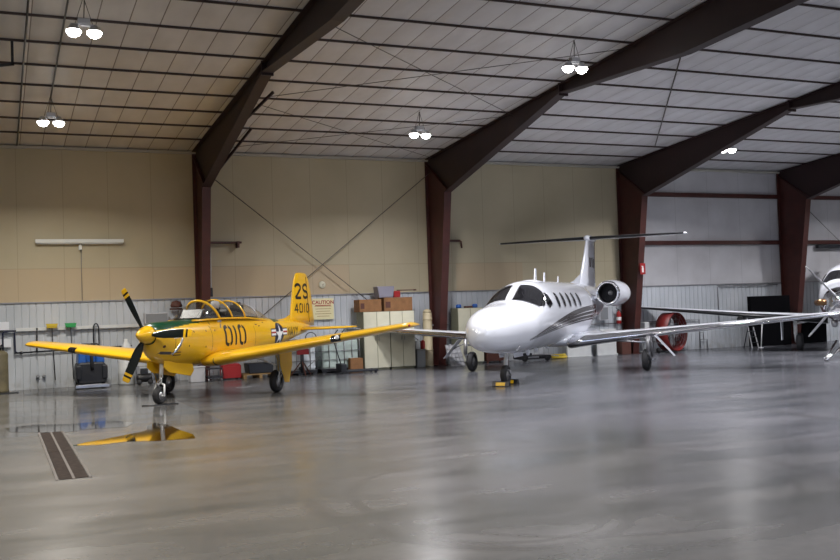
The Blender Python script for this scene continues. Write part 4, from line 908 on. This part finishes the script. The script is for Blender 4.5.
cabinet(11.07, 11.88, 27.35, 27.95, 1.78, 2, 'cream two door cabinet, right of the pair under the cardboard boxes')
def carton(x0, x1, y0, y1, z0, z1, lab):
    t = thing('cardboard_box', lab, 'box', ((x0 + x1) / 2, (y0 + y1) / 2, z0), 0, 'boxes on the cream cabinets'); w = (x1 - x0) / 2; d = (y1 - y0) / 2; h = z1 - z0
    b = MB(); b.bx(-w, w, -d, d, 0, h); b.build('carton', 'card', t, bev=.006); b = MB(); b.bx(-w - .001, w + .001, -.03, .03, h, h + .002); b.build('tape', 'wood', t)
    b = MB(); b.bx(-w * .9, -w * .55, -d - .002, -d, h * .25, h * .7); b.build('box_label', 'brown', t)
carton(10.10, 10.82, 27.4, 27.9, 1.78, 2.16, 'brown cardboard box on the cream cabinets, the left one'); carton(10.90, 11.84, 27.38, 27.9, 1.78, 2.20, 'long brown cardboard box on the cream cabinets, the right one')
b = MB(); b.prism([(10.78, 2.205), (11.24, 2.205), (11.29, 2.55), (10.73, 2.55)], 'y', 27.45, 27.85); solo(b, 'plastic_crate', 'lilac', 'grey plastic crate on top of the brown cardboard boxes', 'crate', .015)
b = MB(); b.bx(11.29, 11.5, 27.5, 27.7, 2.205, 2.40); solo(b, 'red_case', 'red', 'small red case beside the grey crate on the boxes', 'case', .01)
b = MB(); b.tube([(11.4, 27.55, 2.42), (12.0, 27.45, 2.42)], .014, 8); b.tube([(11.93, 27.46, 2.42), (12.02, 27.45, 2.42)], .022, 8); solo(b, 'wooden_stick', 'brown', 'thin stick lying over the red case and pointing right', 'stick')
b = MB(); b.bx(11.95, 12.24, 27.4, 27.75, 0, .52); b.bx(11.94, 12.25, 27.39, 27.76, .52, .56); solo(b, 'waste_bin', 'grey', 'grey bin on the floor between the cream cabinet and beige duct', 'bin', .015)
b = MB(); b.lathe([(.001, .0), (.10, 0), (.11, .02), (.11, .24), (.09, .27), (.001, .28)], (12.02, 27.58, .565), n=20); solo(b, 'white_canister', 'plast_white', 'white canister on the grey bin', 'canister')
b = MB(); b.lathe([(.001, .0), (.07, 0), (.075, .02), (.075, .22), (.03, .27), (.001, .28)], (12.21, 27.52, .565), n=20); solo(b, 'red_canister', 'red', 'red canister on the grey bin beside the white one', 'canister')
t = thing('vertical_duct', 'cream round upright duct beside the second column', 'duct', (12.50, 27.75, 0))
for z0, z1 in ((0, .48), (.48, .98), (.98, 1.45), (1.45, 1.68)):
    b = MB(); b.lathe([(.14, z0), (.155, z0 + .01), (.155, z0 + .05), (.145, z0 + .06), (.145, z1 - .02), (.14, z1)], n=24); b.build('duct_section', 'ductc', t)
b = MB(); b.lathe([(.14, 1.68), (.12, 1.76), (.06, 1.80), (.001, 1.81)], n=24); b.build('cap', 'ductc', t)
t = thing('grid_panel', 'grey wire grid panel leaning beside the foot of the second column', 'panel', (13.2, 27.05, 0))  # loose grid panel leaning at the column foot
b = MB()
for k in range(5): b.tube([(-.24 + .12 * k, 0, 0), (-.32 + .12 * k, .25, .66)], .008, 6)
for k in range(6): f = k / 5; b.tube([(-.24 - .08 * f, .25 * f, .66 * f), (.24 - .08 * f, .25 * f, .66 * f)], .008, 6)
b.build('wire_mesh', 'alu', t); b = MB(); b.add([(-.25, .012, 0), (.25, .012, 0), (.17, .262, .66), (-.33, .262, .66), (-.25, .02, 0), (.25, .02, 0), (.17, .27, .66), (-.33, .27, .66)], [(0, 1, 2, 3), (4, 5, 6, 7), (0, 1, 5, 4), (2, 3, 7, 6), (0, 3, 7, 4), (1, 2, 6, 5)]); b.build('backing_sheet', 'ltgrey', t)
cabinet(13.42, 14.30, 27.40, 27.95, 1.80, 2, 'cream cabinet behind the jet nose with blue caps on top')
for x, l in ((13.52, 'left'), (14.1, 'right')):
    b = MB(); b.lathe([(.001, 0), (.09, 0), (.09, .09), (.06, .12), (.001, .12)], (x, 27.55, 1.80), n=16); solo(b, 'blue_cap', 'bluep', 'blue cap on the cream cabinet behind the jet nose, the ' + l + ' one', 'cap', group='blue caps on the cabinet')  # blue caps standing on the cabinet top
b = MB(); b.bx(13.72, 13.98, 27.45, 27.6, 1.80, 1.86); solo(b, 'dark_case', 'brown', 'flat dark case between the two blue caps', 'case', .01)
b = MB(); b.tube([(12.65, WY - .04, 1.28), (13.4, WY - .04, 1.28)], .02, 8); solo(b, 'air_pipe', 'steel', 'short pipe on the wall behind the second column', 'pipe')
t = thing('workbench', 'low brown bench by the wall under the jet nose', 'bench', (14.75, 27.6, 0))
b = MB(); b.bx(-.4, .4, -.3, .3, .42, .46); b.build('bench_top', 'wood', t)
for sx in (-1, 1):
    for sy in (-1, 1): b = MB(); b.bx(sx * .36 - .025, sx * .36 + .025, sy * .26 - .025, sy * .26 + .025, 0, .42); b.build('leg', 'brown', t)
b = MB(); b.bx(-.32, .32, -.22, .25, .06, .36); b.build('drawer_box', 'brown', t, bev=.01)
t = thing('tow_tug', 'low dark tow cart on the floor behind the jet nose wheel', 'tow cart', (15.95, 27.2, 0))
b = MB(); b.bx(-.58, .58, -.25, .25, .07, .19); b.build('body', 'black', t, bev=.03); b = MB(); b.bx(-.4, -.1, -.18, .18, .19, .27); b.build('battery_box', 'charcoal', t, bev=.02)
b = MB(); b.bx(-.3, .1, -.262, -.25, .11, .16); b.build('plate', 'alu', t)
for sx in (-1, 1): b = MB(); b.lathe([(.001, -.05), (.075, -.05), (.08, 0), (.075, .05), (.001, .05)], (sx * .42, -.25, .08), 'y', 20); b.build('wheel', 'rubber', t)
b = MB(); b.tube([(.5, 0, .2), (.8, -.1, .14), (.95, -.1, .12)], .02, 8); b.build('tow_bar', 'alu', t)
b = MB(); b.tube([(16.9, 27.5, .05), (17.2, 27.4, .05), (17.5, 27.6, .05), (17.3, 27.75, .06), (16.95, 27.7, .06), (16.9, 27.55, .12), (17.25, 27.45, .12), (17.45, 27.6, .12)], .045, 8); solo(b, 'coiled_strap', 'yelplast', 'yellow coiled hose on the floor under the jet belly', 'hose')
b = MB(); b.bx(17.62, 18.58, 27.7, 27.78, .05, .98); b.bx(17.60, 18.6, 27.66, 27.8, 0, .05); solo(b, 'white_board', 'plast_white', 'white flat panel standing against the wall under the wing', 'panel', .01)
b = MB(); b.bx(18.85, 19.65, 27.75, 27.83, .05, .9); b.bx(18.83, 19.67, 27.7, 27.85, 0, .05); solo(b, 'white_board', 'plast_white', 'white flat panel standing left of the dark brown box', 'panel', .01)
b = MB(); b.bx(19.74, 20.12, 27.55, 27.95, 0, .50); b.bx(19.72, 20.14, 27.53, 27.97, .50, .53); solo(b, 'dark_crate', 'brown', 'dark brown box at the foot of the third column', 'box', .01)
t = thing('electric_panel', 'grey electrical box on the wall below the jet engine', 'electrical box', (19.35, WY - .09, 1.44))
b = MB(); b.bx(-.19, .19, -.07, .07, -.24, .24); b.build('enclosure', 'ltgrey', t, bev=.01); b = MB(); b.bx(-.16, .16, -.08, -.07, -.21, .21); b.build('cover', 'grey', t, bev=.003); b = MB(); b.tube([(0, 0, .24), (0, 0, .9)], .018, 8); b.build('conduit', 'ltgrey', t)
t = thing('fire_extinguisher', 'red fire extinguisher on the wall left of the third column', 'fire extinguisher', (19.98, WY - .13, 1.06))
b = MB(); b.lathe([(.001, 0), (.075, .0), (.085, .02), (.085, .34), (.06, .41), (.025, .44), (.025, .47)], n=22); b.build('cylinder', 'red', t)
b = MB(); b.bx(-.03, .03, -.03, .03, .46, .50); b.bar((0, 0, .50), (-.12, 0, .56), .02, .012); b.bar((0, 0, .49), (-.11, 0, .47), .02, .01); b.build('valve_handle', 'black', t)
b = MB(); b.tube([(.03, 0, .48), (.11, 0, .42), (.12, 0, .15)], .012, 8); b.build('hose', 'black', t); b = MB(); b.lathe([(.0865, .12), (.0865, .24)], n=22, caps=False); b.build('label_band', 'insw', t)
b = MB(); b.tube([(17.4, WY - .04, 1.08), (20.2, WY - .04, 1.08)], .02, 8); solo(b, 'air_pipe', 'steel', 'thin pipe along the ribbed wall below the jet engine', 'pipe')
b = MB(); b.tube([(20.9, WY - .04, 1.08), (23.2, WY - .04, 1.08), (23.58, WY - .04, 1.08), (23.58, WY - .04, .02)], .02, 8); b.tube([(21.4, WY - .04, 1.0), (23.1, WY - .04, 1.0)], .012, 8); solo(b, 'air_pipe', 'steel', 'thin pipe along the wall behind the red drum fan and down to the floor', 'pipe')
b = MB(); b.tube([(23.58, WY - .05, .35), (23.9, WY - .05, .35), (23.9, WY - .05, .02)], .018, 8); b.tube([(23.58, WY - .05, .6), (23.74, WY - .05, .6), (23.74, WY - .05, .35)], .016, 8); solo(b, 'pipe_fitting', 'steel', 'stepped pipe fitting low on the wall right of the drum fan', 'pipe')
b = MB(); b.tube([(24.5, WY - .04, .9), (24.5, WY - .04, 2.22), (24.56, WY - .04, 2.28), (27.4, WY - .04, 2.28)], .02, 8); solo(b, 'conduit', 'steel', 'thin conduit turning a corner on the ribbed wall left of the last column', 'conduit')
t = thing('drill_stand', 'white small bench machine by the foot of the third column', 'machine', (20.92, 27.85, 0))
b = MB(); b.bx(-.16, .16, -.15, .15, 0, .06); b.tube([(0, .08, .05), (0, .08, 1.05)], .035, 10); b.build('stand', 'plast_white', t); b = MB(); b.bx(-.1, .1, -.18, .12, .78, 1.08); b.build('head', 'plast_white', t, bev=.02); b = MB(); b.bx(-.15, .15, -.2, .1, .5, .54); b.build('table', 'ltgrey', t)
# red drum fan
t = thing('drum_fan', 'large red drum fan on a wheeled stand by the wall', 'fan', (21.55, 27.15, 0), .35)
b = MB(); b.lathe([(.64, -.24), (.67, -.24), (.67, .24), (.64, .24), (.64, -.24)], (0, 0, .72), 'y', 48, caps=False); b.build('drum', 'red_dull', t)
b = MB()
for r in (.16, .3, .44, .57): b.tube([(r * math.cos(a), -.19, .72 + r * math.sin(a)) for a in [2 * PI * i / 32 for i in range(33)]], .005, 5, caps=False)
for k in range(12): a = 2 * PI * k / 12; b.tube([(.06 * math.cos(a), -.19, .72 + .06 * math.sin(a)), (.64 * math.cos(a), -.19, .72 + .64 * math.sin(a))], .005, 5)
b.build('guard', 'steel', t)
for k in range(4):
    a = 2 * PI * k / 4 + .4; ca, sa = math.cos(a), math.sin(a); b = MB()
    b.add([(ca * r - sa * w, yy, .72 + sa * r + ca * w) for r, w, yy in ((.08, -.05, 0), (.5, -.14, -.05), (.5, .14, .05), (.08, .05, 0))] + [(ca * r - sa * w, yy + .008, .72 + sa * r + ca * w) for r, w, yy in ((.08, -.05, 0), (.5, -.14, -.05), (.5, .14, .05), (.08, .05, 0))], [(0, 1, 2, 3), (4, 5, 6, 7), (0, 1, 5, 4), (1, 2, 6, 5), (2, 3, 7, 6), (3, 0, 4, 7)]); b.build('fan_blade', 'steel', t)
b = MB(); b.lathe([(.001, -.1), (.09, -.09), (.1, 0), (.1, .16), (.001, .17)], (0, 0, .72), 'y', 20); b.build('motor', 'charcoal', t)
b = MB(); b.bar((0, .12, .08), (0, .12, 1.2), .06, .04); b.build('motor_mount', 'charcoal', t)
b = MB(); b.tube([(-.5, -.2, .06), (-.5, .25, .06), (.5, .25, .06), (.5, -.2, .06), (-.5, -.2, .06)], .02, 8); b.tube([(-.45, .22, .06), (-.58, .0, .5)], .018, 8); b.tube([(.45, .22, .06), (.58, 0, .5)], .018, 8); b.build('stand', 'charcoal', t)
for sx in (-1, 1): b = MB(); b.lathe([(.001, -.025), (.09, -.025), (.1, 0), (.09, .025), (.001, .025)], (sx * .54, .2, .1), 'x', 18); b.build('wheel', 'rubber', t)
# black boards
b = MB(); b.bx(25.25, 27.15, 27.25, 27.42, .02, 1.86); solo(b, 'black_board', 'blackcloth', 'large black upright board before the last column', 'board', .01)
b = MB(); b.bx(28.0, 29.25, 27.55, 27.7, .0, 1.05); solo(b, 'black_board', 'blackcloth', 'lower black board right of the last column', 'board', .01)
t = thing('step_ladder', 'small white folding steps left of the large black board', 'ladder', (24.93, 26.95, 0))
for sx in (-1, 1): b = MB(); b.bar((sx * .15, -.2, 0), (sx * .12, 0, .75), .02, .035); b.build('rail', 'ltgrey', t); b = MB(); b.bar((sx * .15, .22, 0), (sx * .12, 0, .75), .02, .03); b.build('rear_leg', 'charcoal', t)
for k in range(3): z = .2 + .2 * k; b = MB(); b.bx(-.14, .14, -.2 + z * .27 - .04, -.2 + z * .27 + .04, z - .012, z + .012); b.build('tread', 'charcoal', t)
def stanchion(x, y, lab):
    t = thing('thin_prop_pole', lab, 'pole', (x, y, 0), 0, 'thin white poles'); b = MB(); b.tube([(-.05, 0, .02), (.05, 0, .92)], .018, 8); b.build('pole', 'insw', t); b = MB(); b.lathe([(.001, 0), (.09, 0), (.09, .015), (.02, .03), (.001, .03)], (-.05, 0, 0), n=18); b.build('base', 'ltgrey', t)
stanchion(25.1, 26.6, 'thin white pole in front of the large black board'); stanchion(23.35, 23.6, 'thin white pole beside the turboprop main wheel') if False else None
b = MB(); b.bx(29.5, 31.2, 28.0, 28.16, 3.66, 3.78); solo(b, 'wall_heater', 'charcoal', 'dark horizontal heater on the white wall at the right edge', 'heater', .01)
b = MB(); b.bx(15.62, 16.0, WY - .05, WY, .4, .5)
# poster, round sign, red sign
t = thing('caution_poster', 'yellowed CAUTION poster on the ribbed wall behind the tail fin', 'poster', (9.17, WY - .045, 1.92))
b = MB(); b.bx(-.34, .34, -.006, .006, -.32, .32); b.build('sheet', 'poster', t); text_mesh('CAUTION', .155, t, (0, -.008, .15), 'red')
b = MB()
for k, w in enumerate((.27, .25, .22, .26, .2)): b.bx(-w, w, -.009, -.007, .07 - .075 * k, .085 - .075 * k)
b.build('small_print', 'wood', t)
b = MB(); b.bx(-.25, .25, -.009, -.007, .095, .12); b.build('red_line', 'red', t)
t = thing('round_wall_clock', 'small round pale clock on the tan wall above the poster', 'clock', (9.2, D - .04, 2.66))
b = MB(); b.lathe([(.001, -.03), (.09, -.03), (.105, -.02), (.11, .0), (.11, .02)], (0, 0, 0), 'y', 28); b.build('case', 'cream', t); b = MB(); b.bar((0, -.034, 0), (.05, -.034, .03), .004, .01); b.bar((0, -.034, 0), (.02, -.034, -.06), .004, .008); b.build('hands', 'brown', t)
t = thing('fire_sign', 'small red sign with white symbol on the third steel column', 'sign', (X0 + 2 * S, 27.02, 2.93))
b = MB(); b.bx(-.11, .11, -.03, -.02, -.19, .19); b.build('plate', 'red', t)
b = MB(); b.bx(-.035, .035, -.034, -.03, -.12, .04); b.bx(-.02, .02, -.034, -.03, .04, .08); b.bx(-.06, .02, -.034, -.03, .08, .10); b.build('symbol', 'insw', t)
t = thing('corner_sensor', 'pale box on the beige wall high above the jet tail', 'box', (18.9, D - .1, 3.0)) if False else None
# tow bar / chrome steps at right
t = thing('tow_bar', 'chrome V-shaped tow bar leaning up from the floor at the right edge', 'tow bar', (21.0, 19.85, 0))
for dx, dy in ((.10, -.16), (-.10, .16)): b = MB(); b.tube([(0, 0, .03), (1.55 + dx, .80 + dy, .46)], .045, 10); b.build('bar', 'chrome', t)
b = MB(); b.lathe([(.02, -.02), (.055, -.02), (.055, .02), (.02, .02), (.02, -.02)], (-.05, -.03, .06), 'y', 18, caps=False); b.build('tow_eye', 'chrome', t)
# ------------------------------------------------------------------ floor drain and puddle
t = thing('floor_drain', 'long steel trench drain grate set in the floor at left', 'drain', (.8, 14.5, 0))
for k, (y0, y1) in enumerate(((-2.56, .0), (.02, 2.56))):
    b = MB(); b.bx(-.16, -.01, y0, y1, .0005, .006); b.bx(.01, .16, y0, y1, .0005, .006)
    b.build('grate', 'brown_grate', t)
for x in (-.185, 0, .185): b = MB(); b.bx(x - .015, x + .015, -2.58, 2.58, .0, .008); b.build('frame_bar', 'grate_frame', t)
pl = [(.98, 15.05), (1.35, 14.85), (1.75, 15.0), (2.15, 14.75), (2.72, 14.68), (2.78, 15.2), (2.70, 15.9), (2.66, 16.9), (2.5, 17.3), (2.3, 16.8), (2.2, 16.2), (1.9, 15.9), (1.75, 15.75), (1.45, 15.5), (1.2, 15.3)]
b = MB(); b.prism(pl, 'z', .0, .003); solo(b, 'puddle', 'puddle', 'dark puddle mirroring the yellow aircraft beside the drain', 'puddle')
pl = [(1.0, 16.9), (1.5, 17.1), (2.0, 17.0), (2.2, 17.6), (1.9, 18.3), (1.2, 18.2), (.6, 18.6), (.1, 18.3), (.2, 17.6)]
b = MB(); b.prism(pl, 'z', .0, .0025); solo(b, 'puddle', 'puddle_thin', 'thin clear film of water on the floor beyond the drain', 'puddle')
b = MB(); b.tube([(2.75, 20.7, .01), (3.0, 20.6, .01), (3.3, 20.75, .012), (3.5, 20.7, .01)], .012, 6); b.bx(2.95, 3.3, 20.6, 20.72, 0, .012); solo(b, 'tie_down_strap', 'black', 'short black strap on the floor at the yellow nose wheel', 'strap')
#@@P3B

SKY = 3.0; EXPO = 0.2
# ------------------------------------------------------------------ camera, sky, view
cam = bpy.data.cameras.new('camera'); co = bpy.data.objects.new('camera', cam); col.objects.link(co)
cam.sensor_width = 36; cam.lens = 960.4 / 840 * 36; cam.clip_end = 300
Rr = Vector((.914176, -.403902, -.033860)); Uu = Vector((.019235, -.040214, .999006)); Fw = Vector((.404862, .913918, .028994))
co.matrix_world = Matrix(((Rr.x, Uu.x, -Fw.x, 0), (Rr.y, Uu.y, -Fw.y, 0), (Rr.z, Uu.z, -Fw.z, 1.85), (0, 0, 0, 1)))
sc.camera = co
w = bpy.data.worlds.new('sky'); sc.world = w; w.use_nodes = True
w.node_tree.nodes['Background'].inputs[0].default_value = (.62, .74, 1, 1); w.node_tree.nodes['Background'].inputs[1].default_value = SKY
sc.view_settings.view_transform = 'Standard'; sc.view_settings.look = 'None'; sc.view_settings.gamma = 1; sc.view_settings.exposure = EXPO
sc.view_settings.use_curve_mapping = False
cy = sc.cycles
cy.use_denoising = True; cy.max_bounces = 7; cy.diffuse_bounces = 4; cy.glossy_bounces = 4; cy.transparent_max_bounces = 12; cy.sample_clamp_indirect = 6
